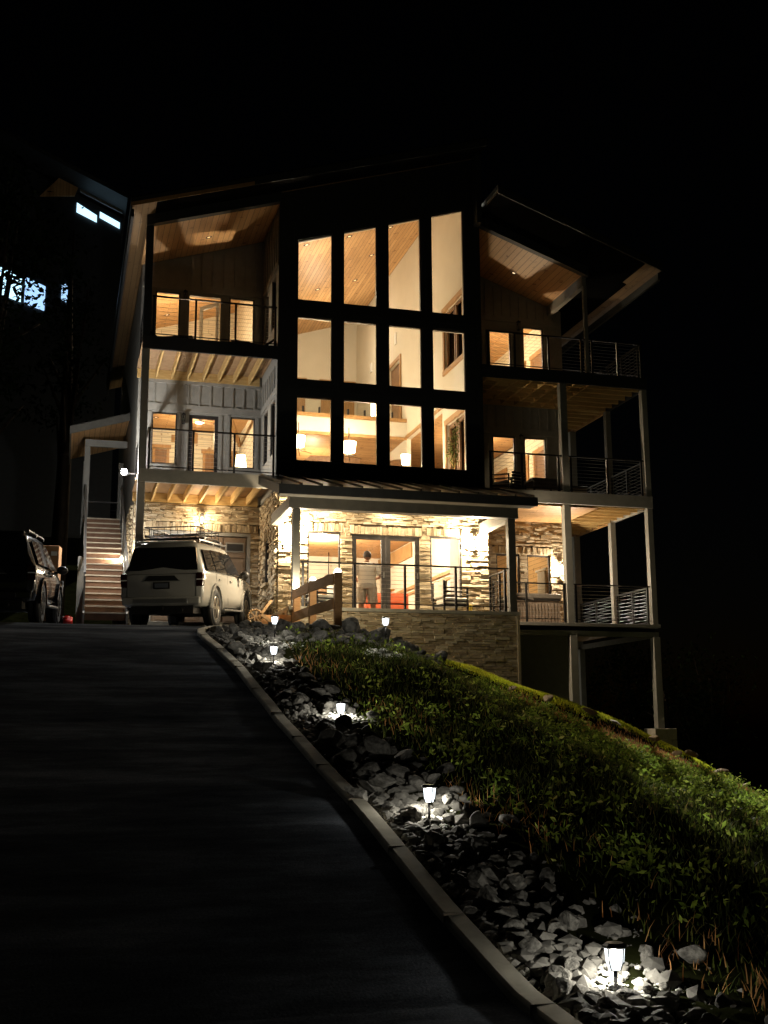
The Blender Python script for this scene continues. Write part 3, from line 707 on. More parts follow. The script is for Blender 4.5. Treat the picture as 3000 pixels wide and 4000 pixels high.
for z, zt in ((5.46, 7.36), (8.46, 10.05)):
    for y0, y1 in ((27.0, 27.75), (28.3, 29.1), (29.9, 30.6)):
        q = MB(); q.box(12.035, 12.055, y0, y1, z, zt-.002); q.box(12.025, 12.034, y0+.08, y0+.12, z+.1, zt-.1); q.box(12.025, 12.034, y1-.12, y1-.08, z+.1, zt-.1); part(q, 'door', 'doorwood')
# ground floor room behind the porch
m = MB(); m.box(4.45, 12.05, 24.12, 33, 5.2, 5.22); part(m, 'ceiling', 'pine_x')
m = MB(); m.box(4.45, 12.05, 24.10, 33, 2.40, 2.448); part(m, 'floor', 'floor')
sh_wall('interior_wall', 'drywall', (4.45, 33, 2.45), (9.12, 33, 2.45), (9.12, 33, 5.2), (4.45, 33, 5.2))
sh_wall('interior_wall', 'drywall', (4.46, 24.1, 2.45), (4.46, 33, 2.45), (4.46, 33, 5.2), (4.46, 24.1, 5.2))
m = MB(); m.box(9.12, 9.14, 24.1, 33, 2.45, 5.19); part(m, 'interior_wall', 'drywall')
m = MB(); m.box(9.06, 9.119, 25.9, 31, 3.86, 3.94); m.box(9.08, 9.119, 25.9, 31, 3.72, 3.79); m.box(9.07, 9.119, 25.76, 25.88, 2.46, 4.42); m.box(9.07, 9.119, 29.6, 33, 4.75, 5.15); part(m, 'wall_trim', 'trimwood')
sh_wall('interior_wall', 'drywall', (9.16, 31, 2.45), (12.06, 31, 2.45), (12.06, 31, 5.2), (9.16, 31, 5.2))
sh_wall('interior_wall', 'knotty_y', (12.07, 26.3, 2.45), (12.07, 31, 2.45), (12.07, 31, 5.2), (12.07, 26.3, 5.2))
sh_wall('interior_wall', 'drywall', (9.16, 26.3, 2.45), (9.16, 31, 2.45), (9.16, 31, 5.2), (9.16, 26.3, 5.2))
m = MB()
for k in range(5): m.cyl((11.9, 27.0+.1*k, 2.5), (11.9, 27.0+.1*k, 4.1), .05, n=8)
m.beam((11.9, 26.9, 4.15), (11.9, 27.6, 4.15), .05, .05); part(m, 'curtain', 'cream')

# ================================================================= GROUND
ZY = [(-80, -2.2), (-10, -1.6), (0, -1.5), (3, -1.45), (5.45, -1.27), (8.3, -.66), (10.3, -.28), (12.3, .12), (13.8, .5), (15.2, .88), (16.4, 1.19), (17.5, 1.45), (18.5, 1.64), (19.5, 1.80), (22, 2.02), (24, 2.20), (26.2, 2.385), (38, 2.40), (60, 9), (120, 20), (260, 26)]
FX = [(-200, 22), (-60, 9), (-12, 1.2), (-6, .1), (-4.5, 0), (2.6, 0), (3.0, .04), (4.6, 0), (5.0, -.06), (5.6, -.22), (7, -.75), (8.6, -1.32), (9.8, -1.72), (11, -2.2), (12.5, -3.0), (13.3, -3.5), (16, -5.0), (25, -13), (45, -32), (90, -60), (200, -90)]
def interp(t, x):
    if x <= t[0][0]: return t[0][1]
    for (a, p), (b, q) in zip(t[:-1], t[1:]):
        if x <= b: return p+(q-p)*(x-a)/(b-a)
    return t[-1][1]
def hsh(x, y):
    return (math.sin(x*2.1+y*.7)+math.sin(y*1.7-x*1.3)+math.sin(x*4.3+1.3)*math.sin(y*3.9))*.33
def gz(x, y):
    z = interp(ZY, y)+interp(FX, x)*(1 if x < 3 else min(1, .45+.55*max(0, y)/14) if y < 14 else 1)
    if x > 3.4 and y < 21: z += .05*min(1, (x-3.4))*hsh(x, y)
    if x > 5 and y > 8: z -= .17*min(1, (x-5)/1.5)*min(1, (y-8)/4)*max(0, min(1, (18.9-y)/.7))
    if x > 6.2 and 18.4 < y < 22.4: z += .20*math.sin((y-18.4)/4.0*math.pi)*min(1, x-6.2)
    if x > 4.2 and y > 22: z = min(z, 2.3)
    return z
xs = sorted({-200, -140, -90, -60, -40, -25, -16, -12, -9, -6, -4.5, -2, 0, 1.2, 2.0, 2.3, 2.6, 3.0}|{3.0+i*.25 for i in range(1, 56)}|{17.5, 18.5, 20, 22, 25, 30, 37, 45, 60, 90, 130, 200})
ys = sorted({y for y, _ in ZY}|{1.5, 4, 4.7}|{5.45+i*.35 for i in range(1, 50)}|{23, 28, 30, 33, 36, 42, 47, 53, 70, 90, 160, -40, -20, -5})
m = MB(); nx = len(xs)
m.v = [(x, y, gz(x, y)-(.012 if -4.6 < x < 2.4 else 0)) for y in ys for x in xs]
for j in range(len(ys)-1):
    for i in range(nx-1): m.f.append([j*nx+i, j*nx+i+1, (j+1)*nx+i+1, (j+1)*nx+i]); m.r.append(.5); m.sm.append(True)
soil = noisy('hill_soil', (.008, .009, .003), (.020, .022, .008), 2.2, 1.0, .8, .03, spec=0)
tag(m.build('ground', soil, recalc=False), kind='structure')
# driveway sheet, then kerb strip
asph = noisy('asphalt', (.040, .045, .055), (.085, .092, .105), 60, 1.0, .6, .006, spec=0)
v_ = coords(asph); pf = noise(asph, coords(asph, (.45, 1.5, 1)), 1.1, 7, .7)
mx = N(asph, 'ShaderNodeMix', data_type='RGBA', blend_type='MULTIPLY'); mx.inputs[0].default_value = .9
src = bsdf(asph).inputs['Base Color'].links[0].from_socket
L(asph, src, mx.inputs[6]); L(asph, ramp(asph, pf, [(.35, (.4, .4, .42)), (.5, (.9, .9, .9)), (.66, (1.9, 1.9, 1.9))]), mx.inputs[7]); L(asph, mx.outputs[2], bsdf(asph).inputs['Base Color'])
kerb = [(2.15, -12), (2.15, 5.4), (2.14, 6.6), (2.19, 8.7), (2.2, 10), (2.22, 11.5), (2.22, 13), (2.17, 14.9), (2.06, 16.4), (1.99, 17.2), (1.98, 17.8), (2.04, 18.3), (2.19, 18.65), (2.42, 19.0), (2.75, 19.25), (3.2, 19.42), (3.8, 19.5)]
KW = .12
m = MB(); ysd = [y for y in ys if -12 <= y <= 26.2]
def kx(y):
    k = [(b, a) for a, b in kerb[:12]]; return interp(k, y)
vs = []
for y in ysd:
    r_ = kx(y)+.02 if y <= 18.3 else (2.9 if y < 19.3 else 4.28)
    for x in (-4.4, -2, 0, 1.5, r_): vs.append((x, y, interp(ZY, y)))
m.v = vs
for j in range(len(ysd)-1):
    for i in range(4): m.f.append([j*5+i, j*5+i+1, (j+1)*5+i+1, (j+1)*5+i]); m.r.append(.5); m.sm.append(False)
tag(m.build('driveway', asph, recalc=False), kind='structure')
m = MB(); m.box(1.4, 4.2, 25.0, 26.17, 2.3, 2.395); tag(m.build('garage_apron', MT['concrete'], bevel=.01), kind='structure')
# kerb with rounded turn at the top
def dense(pts, step):
    o = []
    for (a, b), (c, d) in zip(pts[:-1], pts[1:]):
        n = max(1, int(math.hypot(c-a, d-b)/step))
        for i in range(n): o.append((a+(c-a)*i/n, b+(d-b)*i/n))
    return o+[pts[-1]]
kp = dense(kerb, .3); m = MB(); vs = []
for i, (x, y) in enumerate(kp):
    a = kp[max(0, i-1)]; b = kp[min(len(kp)-1, i+1)]; t = Vector((b[0]-a[0], b[1]-a[1])).normalized(); nrm = Vector((t.y, -t.x))
    z = interp(ZY, y)
    for o, dz in ((0, -.08), (0, .035), (.02, .05), (KW, .055), (KW, -.08)): vs.append((x+nrm.x*o, y+nrm.y*o, z+dz))
m.v = vs
for i in range(len(kp)-1):
    for k in range(4): m.f.append([i*5+k, i*5+k+1, (i+1)*5+k+1, (i+1)*5+k]); m.r.append(.5); m.sm.append(k in (1,))
kerbmat = noisy('kerb_concrete', (.34, .31, .25), (.56, .52, .43), 4, 1.0, .6, .008, spec=.05)
kb = tag(m.build('kerb', kerbmat, recalc=False), kind='structure')
m = MB()
for k in range(11):
    y = 5.2+k*1.22; z = interp(ZY, y); m.box(kx(y)-.002, kx(y)+KW+.002, y-.004, y+.004, z-.02, z+.0558)
j_ = m.build('joint', MT['mortar'], None); j_.parent = kb; j_.location = j_.location-kb.location

# ---------------------------------------------------------------- path lights
LENS = bpy.data.materials.new('frosted_lamp_glass'); LENS.use_nodes = True
LENS.node_tree.nodes.clear(); _o = N(LENS, 'ShaderNodeOutputMaterial'); _m = N(LENS, 'ShaderNodeMixShader'); _t = N(LENS, 'ShaderNodeBsdfTransparent'); _e = N(LENS, 'ShaderNodeEmission')
_e.inputs[0].default_value = (.84, .93, 1, 1); _e.inputs[1].default_value = 3.2; _m.inputs[0].default_value = .6
L(LENS, _t.outputs[0], _m.inputs[1]); L(LENS, _e.outputs[0], _m.inputs[2]); L(LENS, _m.outputs[0], _o.inputs[0])
def path_light(x, y, z, label, rz=.4, s=1.0):
    t = empty('path_light', (x, y, z), rz); t.scale = (s, s, s)
    tag(t, label, 'path light', 'solar lights along the driveway')
    q = MB(True); q.cyl((0, 0, -.06), (0, 0, .145), .011, n=10); q.lathe((0, 0, .0), [(.03, .0), (.028, .01), (.011, .018)], 12); q.build('pole', MT['black'], t)
    n = 8; g = MB(True); g.lathe((0, 0, 0), [(.018, .146), (.034, .15), (.05, .19), (.057, .262)], n, smooth=False); g.build('lamp_glass', LENS, t, recalc=False)
    f = MB(True)
    for k in range(4):
        a = 2*math.pi*(k+.0)/4; c, d = math.cos(a), math.sin(a)
        for (r0, z0), (r1, z1) in (((.036, .148), (.052, .19)), ((.052, .19), (.059, .264))): f.beam((r0*c, r0*d, z0), (r1*c, r1*d, z1), .006, .006)
    f.lathe((0, 0, 0), [(.0, .14), (.022, .142), (.022, .15), (.0, .152)], 10); f.build('cage', MT['black'], t)
    c = MB(True); c.lathe((0, 0, 0), [(.0, .262), (.062, .263), (.070, .268), (.068, .278), (.05, .292), (.0, .296)], 8, smooth=False); c.build('cap', MT['black'], t)
    light('POINT', (0, 0, .21), 42, (1, .97, .85), .012, t, world=False)
    return t
for x, y, lb, s in ((2.71, 5.45, 'solar path light nearest the bottom edge, lowest on the slope', 1.0), (2.68, 8.34, 'solar path light beside big pale rocks and dry grass, second from the bottom', 1.0),
                 (2.95, 12.29, 'solar path light in the middle of the slope, third up from the bottom', 1.0), (2.72, 15.2, 'solar path light fourth up the driveway, standing just below the kerb bend', 1.0),
                 (2.98, 16.6, 'solar path light at the top of the rock bed, near the wooden reel', 1.0), (4.55, 16.15, 'solar path light standing alone in front of the ledger stone porch base', 1.0)):
    zz = {5.45: -1.29, 8.34: -.64, 12.29: .08, 15.2: .91, 16.6: 1.45, 16.15: 1.42}[y]
    path_light(x, y, zz-.0, lb, random.uniform(0, 1.5), s)

# ---------------------------------------------------------------- rocks
rockmat = noisy('grey_fieldstone', (.05, .047, .042), (.23, .215, .19), 5, .95, .8, .02, spec=.15, obj=True)
def rock_mesh(seed, flat=.7):
    rg = random.Random(seed); bm = bmesh.new(); bmesh.ops.create_icosphere(bm, subdivisions=3, radius=.5)
    pl = []
    for i in range(11):
        n_ = Vector((rg.gauss(0, 1), rg.gauss(0, 1), rg.gauss(0, 1))).normalized(); pl.append((n_, rg.uniform(.22, .40)))
    for v in bm.verts:
        for n_, d_ in pl:
            k_ = v.co.dot(n_)
            if k_ > d_: v.co -= n_*(k_-d_)*.93
        c_ = v.co; v.co = c_*(1+.035*math.sin(c_.x*17+seed)*math.sin(c_.y*15+2*seed)*math.sin(c_.z*19))
        v.co.z *= flat; v.co.y *= .82; v.co *= 1.15
    me = bpy.data.meshes.new('rock'); bm.to_mesh(me); bm.free(); me.materials.append(rockmat); return me
RM = [rock_mesh(s, .5+.07*(s % 5)) for s in range(12)]
LP = [(2.71, 5.45), (2.68, 8.34), (2.95, 12.29), (2.72, 15.2), (2.98, 16.6), (4.55, 16.15)]
rg = random.Random(3); placed = []
def rock(x, y, s, label, group=None, zo=0, mesh=None):
    o = bpy.data.objects.new('rock', mesh or rg.choice(RM)); COL.objects.link(o)
    z = interp(ZY, y)+interp(FX, x)+zo if x < 3.4 else gz(x, y)+zo
    o.location = W((x, y, z+s*.22)); o.rotation_euler = (rg.uniform(-.6, .6), rg.uniform(-.6, .6), rg.uniform(0, 6.3)); k = s*K; o.scale = (k, k*rg.uniform(.8, 1.1), k*rg.uniform(.7, 1.1))
    tag(o, label, 'rock', group); return o
RG = 'rocks lining the driveway'
cnt = 0; tries = 0; used = set()
while cnt < 285 and tries < 9000:
    tries += 1
    if rg.random() < .24: x, y = rg.uniform(2.75, 5.9), rg.uniform(17.0, 19.0)
    else: y = 4.6+13.8*rg.random()**1.15; x = kx(y)+KW+.03+abs(rg.gauss(0, .36))
    if x > kx(y)+1.15 and y < 17: continue
    s = rg.uniform(.10, .30)*(1.0 if y > 9 else .75)
    if x < kx(y)+KW+.12 and s > .15: s = .12
    if x < kx(y)+KW+s*.45: continue
    near = min(math.hypot(x-a, y-b) for a, b in LP)
    if near < s*.45+.06: continue
    cl = any((x-a)**2+(y-b)**2 < (.36*(s+t))**2 for a, b, t in placed)
    if cl and rg.random() < .93: continue
    # keep the lamps themselves in view from below
    if any(abs(x-a) < s*.5+.05 and b-1.1 < y < b and s > .16 for a, b in LP): continue
    placed.append((x, y, s)); cnt += 1
    size = 'small' if s < .165 else 'large' if s > .235 else 'middling'
    nm = ['lowest lamp', 'second lamp', 'third lamp', 'fourth lamp', 'top lamp', 'porch lamp']
    kn = min(range(6), key=lambda i: math.hypot(x-LP[i][0], y-LP[i][1])); dn = math.hypot(x-LP[kn][0], y-LP[kn][1])
    how = 'right beside' if dn < .45 else 'near' if dn < .9 else ('uphill of' if y > LP[kn][1] else 'downhill of')
    side = 'against the kerb' if x < kx(y)+KW+.3 and y < 18 else 'mid bed' if x < kx(y)+.9 else 'at the grass edge'
    mi = rg.randrange(12)
    for _k in range(12):
        if f"{size} {('flat', 'slabby', 'blocky', 'wedge shaped', 'rounded')[mi % 5]} grey rock {side}, {how} the {nm[kn]}" not in used: break
        mi = (mi+1) % 12
    shp = ('flat', 'slabby', 'blocky', 'wedge shaped', 'rounded')[mi % 5]
    lb = f'{size} {shp} grey rock {side}, {how} the {nm[kn]}'
    used.add(lb)
    rock(x, y, s, lb, RG, .10 if cl else 0, RM[mi])
def rocks_at(pts):
    for x, y, s, lb, mt in pts:
        o = rock(x, y, s, lb, None)
for i, (px, py, sz) in enumerate(((4.05, 18.3, .42), (4.5, 18.0, .50), (4.95, 17.9, .40), (5.35, 17.75, .36), (5.8, 17.5, .26), (3.5, 18.5, .34), (2.28, 8.9, .24), (2.45, 9.15, .30))):
    rock(px, py, sz, ('dark boulder at the left of the heap below the ramp railing', 'tallest dark boulder of the heap below the ramp railing', 'dark boulder right of the tallest one on the heap', 'boulder near the right end of the dark heap', 'last small boulder of the heap before the porch lamp', 'boulder between the top lamp and the ramp railing', 'pale boulder by the kerb uphill of the second lamp', 'large pale boulder behind the second lamp')[i], None, .02, RM[i])
tan = noisy('tan_flat_stone', (.36, .27, .18), (.50, .39, .27), 5, .9, .6, .02, obj=True)
TM = [rock_mesh(40+i, .35) for i in range(4)]
for me in TM: me.materials[0] = tan
for i, (px, py, s) in enumerate(((9.05, 18.75, .34), (8.2, 18.7, .26), (9.5, 18.7, .22), (10.3, 18.8, .30), (10.62, 18.6, .2), (11.0, 18.8, .34), (11.6, 18.8, .3), (12.1, 18.8, .22), (12.9, 18.8, .28), (7.5, 18.6, .2))):
    o = rock(px, py, s, ['flat tan stone on the lawn edge left of the lower deck post','tan stone furthest left along the lawn edge','small tan stone just right of the lower deck post','broad tan stone in the middle of the lawn edge','little tan stone touching the broad one on the lawn edge','tilted tan stone left of the block pier','tan stone directly below the block pier','small tan chip right below the pier','last tan stone right of the pier on the bank','tiny tan stone near the left end of the lawn strip'][i], 'tan edging stones below the house', .03, TM[i % 4])
# small broken stone between the rocks
m = MB()
for i in range(4200):
    y = 4.3+14.8*rg.random(); x = kx(y)+KW+.02+abs(rg.gauss(0, .5))
    if i % 4 == 0: x, y = rg.uniform(2.7, 5.9), rg.uniform(16.6, 19.2)
    if i % 7 == 0: a, b = rg.choice(LP); x, y = rg.gauss(a, .25), rg.gauss(b, .3)
    if x < kx(y)+KW+.02 or x > kx(y)+1.7 and y < 16: continue
    s = rg.uniform(.008, .022); c = Vector((x, y, gz(x, y)+s*.3)); m.cur = rg.random()
    vs = [c+Vector((rg.uniform(-1, 1), rg.uniform(-1, 1), rg.uniform(-.6, .8)))*s for _ in range(5)]
    m.add(vs, [(0, 1, 2), (0, 2, 3), (0, 3, 1), (4, 2, 1), (4, 3, 2), (4, 1, 3)])
tag(m.build('gravel', rockmat, recalc=False), 'small broken stone lying between the larger rocks', 'gravel', kind='stuff')

# packed rubble filling the bed under the larger rocks
m = MB(); bi = bmesh.new(); bmesh.ops.create_icosphere(bi, subdivisions=1, radius=1); iv = [v.co.copy() for v in bi.verts]; iff = [[v.index for v in f.verts] for f in bi.faces]; bi.free()
for i in range(2600):
    y = 4.3+14.6*rg.random(); x = kx(y)+KW+.03+abs(rg.gauss(0, .31))
    if i % 5 == 0: x, y = rg.uniform(2.7, 5.7), rg.uniform(17.0, 19.1)
    s = rg.uniform(.03, .085)
    if x < kx(y)+KW+s or x > kx(y)+1.05 and y < 16.5: continue
    if min(math.hypot(x-a, y-b) for a, b in LP) < s+.03: continue
    rt = Matrix.Rotation(rg.uniform(0, 6.3), 3, 'Z') @ Matrix.Rotation(rg.uniform(-.8, .8), 3, 'X'); c = Vector((x, y, gz(x, y)+s*.2)); m.cur = rg.random()
    m.add([c+rt @ Vector((v.x*s*rg.uniform(.8, 1.2), v.y*s*rg.uniform(.55, .9), v.z*s*rg.uniform(.45, .75))) for v in iv], iff)
tag(m.build('rubble', rockmat, recalc=False), 'fist sized grey rubble packed under the larger rocks beside the kerb', 'rubble', kind='stuff')
peb = noisy('pale_pebbles', (.30, .29, .26), (.60, .58, .53), 9, .9, .4, .01)  # pale colour also brightens the pool of light round each lamp
m = MB()
for i in range(1500):
    a, b = LP[i % 6]; x, y = rg.gauss(a, .13), rg.gauss(b, .15); s = rg.uniform(.008, .024); c = Vector((x, y, gz(x, y)+s*.4)); m.cur = rg.random()
    m.add([c+Vector((v.x*s*rg.uniform(.7, 1.3), v.y*s*rg.uniform(.6, 1), v.z*s*.6)) for v in iv], iff)
tag(m.build('pebbles', peb, recalc=False), 'pale pebbles strewn round the feet of the path lights', 'pebbles', kind='stuff')

# ---------------------------------------------------------------- hillside vegetation
def leafmat(name, stops, trans=.45, vary=True):
    m = mat(name, (.05, .08, .02), .75, spec=.08)
    a = N(m, 'ShaderNodeAttribute'); a.attribute_name = 'rnd'; c = ramp(m, a.outputs['Fac'], stops); 
    if trans:
        nf = noise(m, coords(m), .9 if vary else .01, 4, .6); mm = N(m, 'ShaderNodeMix', data_type='RGBA', blend_type='MULTIPLY'); mm.inputs[0].default_value = 1
        L(m, c, mm.inputs[6]); L(m, ramp(m, nf, [(.36, (.30, .28, .22)), (.52, (.9, .8, .7)), (.66, (1.25, 1.3, 1.1))]), mm.inputs[7]); c = mm.outputs[2]
    L(m, c, bsdf(m).inputs['Base Color'])
    if trans:
        tr = N(m, 'ShaderNodeBsdfTranslucent'); L(m, c, tr.inputs[0]); mx = N(m, 'ShaderNodeMixShader'); mx.inputs[0].default_value = trans
        o = next(n for n in m.node_tree.nodes if n.type == 'OUTPUT_MATERIAL'); L(m, bsdf(m).outputs[0], mx.inputs[1]); L(m, tr.outputs[0], mx.inputs[2]); L(m, mx.outputs[0], o.inputs[0])
    else: bsdf(m).inputs['Specular IOR Level'].default_value = 0
    return m
GRASS = leafmat('grass_blades', [(0, (.03, .05, .012)), (.5, (.06, .09, .02)), (.9, (.12, .14, .04)), (1, (.22, .17, .08))])
WEED = leafmat('weed_leaves', [(0, (.08, .13, .025)), (.5, (.19, .30, .05)), (.9, (.32, .44, .09)), (1, (.50, .55, .20))])
DRY = leafmat('dry_grass', [(0, (.28, .14, .06)), (.5, (.44, .23, .10)), (1, (.58, .36, .17))])
LAWN = leafmat('lawn_blades', [(0, (.34, .44, .03)), (.6, (.48, .58, .05)), (1, (.60, .66, .08))])
rg = random.Random(21)
def blade(m, x, y, z, h, wd, lean=.5):
    a = rg.uniform(0, 6.28); l = rg.uniform(0, lean)*h; b = a+rg.uniform(-.6, .6)
    dx, dy = math.cos(a+1.57)*wd, math.sin(a+1.57)*wd; cx, cy_ = math.cos(b)*l, math.sin(b)*l
    m.cur = rg.random()
    m.add([(x-dx, y-dy, z), (x+dx, y+dy, z), (x+cx*.45+dx*.7, y+cy_*.45+dy*.7, z+h*.6), (x+cx*.45-dx*.7, y+cy_*.45-dy*.7, z+h*.6), (x+cx, y+cy_, z+h)], [(0, 1, 2, 3), (3, 2, 4)])
def leaf(m, c, s, up=.5):
    n = Vector((rg.gauss(0, 1), rg.gauss(0, 1), rg.gauss(0, 1)+up)).normalized(); t = n.orthogonal().normalized(); t = (Matrix.Rotation(rg.uniform(0, 6.28), 3, n) @ t); b = n.cross(t)
    m.cur = rg.random()
    m.add([c-t*s, c-t*.1*s+b*.45*s+n*.1*s, c+t*s, c-t*.1*s-b*.45*s+n*.1*s], [(0, 1, 2, 3)])
g = MB(); tries = 0
while len(g.f) < 2*52000:
    y = 3.6+14.8*rg.random(); x = 3.15+ (10.9)*rg.random()**1.0
    if x > .72*y+2.2: continue
    if x < 3.6 and rg.random() < .6: continue
    blade(g, x, y, gz(x, y)-.01, rg.uniform(.03, .10), .004+.0012*rg.random()*y/4, 1.4)
tag(g.build('grass', GRASS, recalc=False), 'rough green grass covering the bank', 'grass', kind='stuff')
wd = MB()
for k in range(5600):
    y = 4.5+13.3*rg.random()**.8; x = 3.3+10.7*rg.random()
    if x < 5.8+.2*abs(14-y) and rg.random() < .78: continue
    if x < 7 and y > 13 and rg.random() < .5: continue
    if x > .72*y+1.5: continue
    if x > 8.3 and y > 16.7: continue
    hgt = rg.uniform(.05, .20); cz = gz(x, y); r_ = rg.uniform(.06, .17)
    for _ in range(rg.randint(12, 26)):
        t = rg.random(); c = Vector((x+rg.gauss(0, r_)*.8, y+rg.gauss(0, r_)*.8, cz+hgt*t)); leaf(wd, c, rg.uniform(.012, .040))
tag(wd.build('weeds', WEED, recalc=False), 'broad leaved weeds growing over the bank', 'weeds', kind='stuff')
d = MB()
for k in range(20000):
    if k % 50 == 0:
        a, b = rg.choice(LP[:4]); x, y = a+.35+abs(rg.gauss(0, .35)), b+rg.gauss(0, .55)
    else: x = rg.uniform(7.2, 14.2); y = rg.gauss(17.5, .5)
    if x < 2.9 or y > 18.7 or x > .75*y+1: continue
    blade(d, x, y, gz(x, y), rg.uniform(.04, .13), .004, 1.3)
tag(d.build('dry_grass', DRY, recalc=False), 'rust brown dry grass along the upper edge of the bank', 'dry grass', kind='stuff')
lw = MB()
for k in range(42000):
    x = rg.uniform(5.2, 14); y = rg.uniform(18.7, 22.4)
    if x < 9.2 and y > 21.85: continue
    blade(lw, x, y, gz(x, y), rg.uniform(.03, .06), .006, .4)
tag(lw.build('lawn', LAWN, recalc=False), 'short bright green lawn along the foot of the house', 'lawn', kind='stuff')

# shrubs on the far hillside, trees at the left
BARK = noisy('bark', (.016, .012, .009), (.035, .026, .018), 8, 1.0, .8, .02, (1, 1, .3), spec=0)
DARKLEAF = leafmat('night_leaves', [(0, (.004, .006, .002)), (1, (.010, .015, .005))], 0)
def crown(m, c, rx, rz, n, s, clumps=26):
    cs = []
    for i in range(clumps):
        v = Vector((rg.gauss(0, 1), rg.gauss(0, 1), rg.gauss(0, 1))).normalized()*rg.uniform(.35, 1)
        cs.append((Vector((c[0]+v.x*rx, c[1]+v.y*rx, c[2]+v.z*rz)), rg.uniform(.16, .34)))
    for i in range(n):
        cc, rr = rg.choice(cs); leaf(m, cc+Vector((rg.gauss(0, 1), rg.gauss(0, 1), rg.gauss(0, .8)))*rx*rr*.8, rg.uniform(.6, 1.3)*s)
    return cs
def tree(x, y, h, rx, rz, n, s, label, group, name='leafy_tree', base=None, clumps=26):
    z = gz(x, y) if base is None else base
    t = empty(name, (x, y, z)); tag(t, label, 'tree', group)
    cm = MB(); cs = crown(cm, (x, y, z+h-rz), rx, rz, n, s, clumps); cm.build('crown', WEED if name == 'shrub' else DARKLEAF, t, recalc=False)
    tk = MB(); tk.cyl((x, y, z-.2), (x+.1, y, z+h*.45), .05*h**.7, .035*h**.7, 10); tk.cyl((x+.1, y, z+h*.45), (x, y+.1, z+h*.9), .035*h**.7, .01*h**.7, 8)
    for cc, rr in cs[::2]:
        b0 = Vector((x+.07, y+.03, z+h*rg.uniform(.3, .7))); tk.cyl(b0, cc, .016*h**.6, .006*h**.6, 6)
    tk.build('trunk', BARK, t); return t
TG = 'dark trees left of the house'
tree(-2.7, 35.5, 15.2, 2.4, 4.4, 3600, .12, 'tall dark leafy tree at the left edge hiding the neighbouring windows', None, clumps=40)
tree(-.35, 37.5, 14.4, 1.3, 4.3, 1300, .10, 'slim dark tree beside the eave, its twigs across the small lit panes', None, clumps=34)
for i, (x, y, tz, lb) in enumerate(((15.2, 27, .4, 'tree with faint foliage just right of the corner pier'), (17.8, 29, 1.2, 'rounded faint tree furthest right on the dark slope'), (17.0, 32.5, 2.0, 'taller faint tree behind the right corner post'), (14.6, 31.5, .8, 'faint tree seen between the lower deck posts'))):
    h_ = tz-gz(x, y)+1.0; tree(x, y, h_, 1.5, 1.6, 2600, .07, lb, 'faint trees on the slope right of the house', 'leafy_tree', clumps=26)

# ================================================================= STAIRS AT THE LEFT
S = empty('outdoor_staircase', (.8, 25, 2.38)); tag(S, 'wooden outdoor staircase with risers climbing the left side of the house to a roofed landing', 'staircase')
n = 18; y0s, y1s, z0s, z1s = 24.9, 29.9, 2.38, 5.45
tread = noisy('weathered_tread', (.34, .29, .22), (.46, .40, .31), 5, .8, .3, .004); riser = noisy('brown_riser', (.11, .055, .03), (.17, .09, .05), 5, .8, .3, .004)
for i in range(n):
    a = y0s+(y1s-y0s)*i/n; z = z0s+(z1s-z0s)*(i+1)/n; d_ = (y1s-y0s)/n
    q = MB(); q.box(.39, 1.25, a-.02, a+d_, z-.03, z); part(q, 'tread', tread, S, bevel=.003)
    q = MB(); q.box(.40, 1.24, a+.001, a+.02, z-.17, z-.031); part(q, 'riser', riser, S)
for x in (.355, 1.255):
    q = MB(); q.extrude([(x, y0s-.1, z0s-.1), (x, y0s-.1, z0s+.14), (x, y1s, z1s+.05), (x, y1s, z1s-.25), (x, y0s+.25, z0s-.1)], (.033, 0, 0)); part(q, 'stringer', 'post', S)
    q = MB(); q.beam((x+.01, y0s, z0s+1.0), (x+.01, y1s, z1s+.92), .05, .04); part(q, 'handrail', 'steel', S)
    for t in (0.0, .33, .66, 1):
        y = y0s+.02+(y1s-y0s-.04)*t; z = z0s+(z1s-z0s)*t; q = MB(); q.box(x-.012, x+.032, y-.022, y+.022, z+.0, z+.93); part(q, 'baluster_post', 'post', S)
    q = MB()
    for k in range(7): q.cyl((x+.01, y0s, z0s+.22+k*.1), (x+.01, y1s, z1s+.15+k*.1), .004, n=5, caps=False)
    part(q, 'cable', 'cable', S)
q = MB(); q.box(.33, 1.38, 29.9, 32.5, 5.38, 5.46); part(q, 'landing', 'decking', S)
q = MB()
for k in range(9): q.cyl((.36, 32.4, 5.6+k*.1), (1.36, 32.4, 5.6+k*.1), .004, n=5, caps=False)
q.box(.33, 1.38, 32.38, 32.42, 6.4, 6.44); part(q, 'railing', 'black', S)
for x, y in ((.3, 30.0), (.3, 32.3), (1.27, 32.3)):
    q = MB(); q.box(x, x+.14, y, y+.14, 5.46, 7.55-.0); part(q, 'post', 'post', S); 
q = MB(); q.box(.22, .36, 26.0, 26.14, 2.3, 3.9); q.box(.3, .44, 29.9, 29.995, 2.3, 5.37); split(q, 'post', 'post', S)
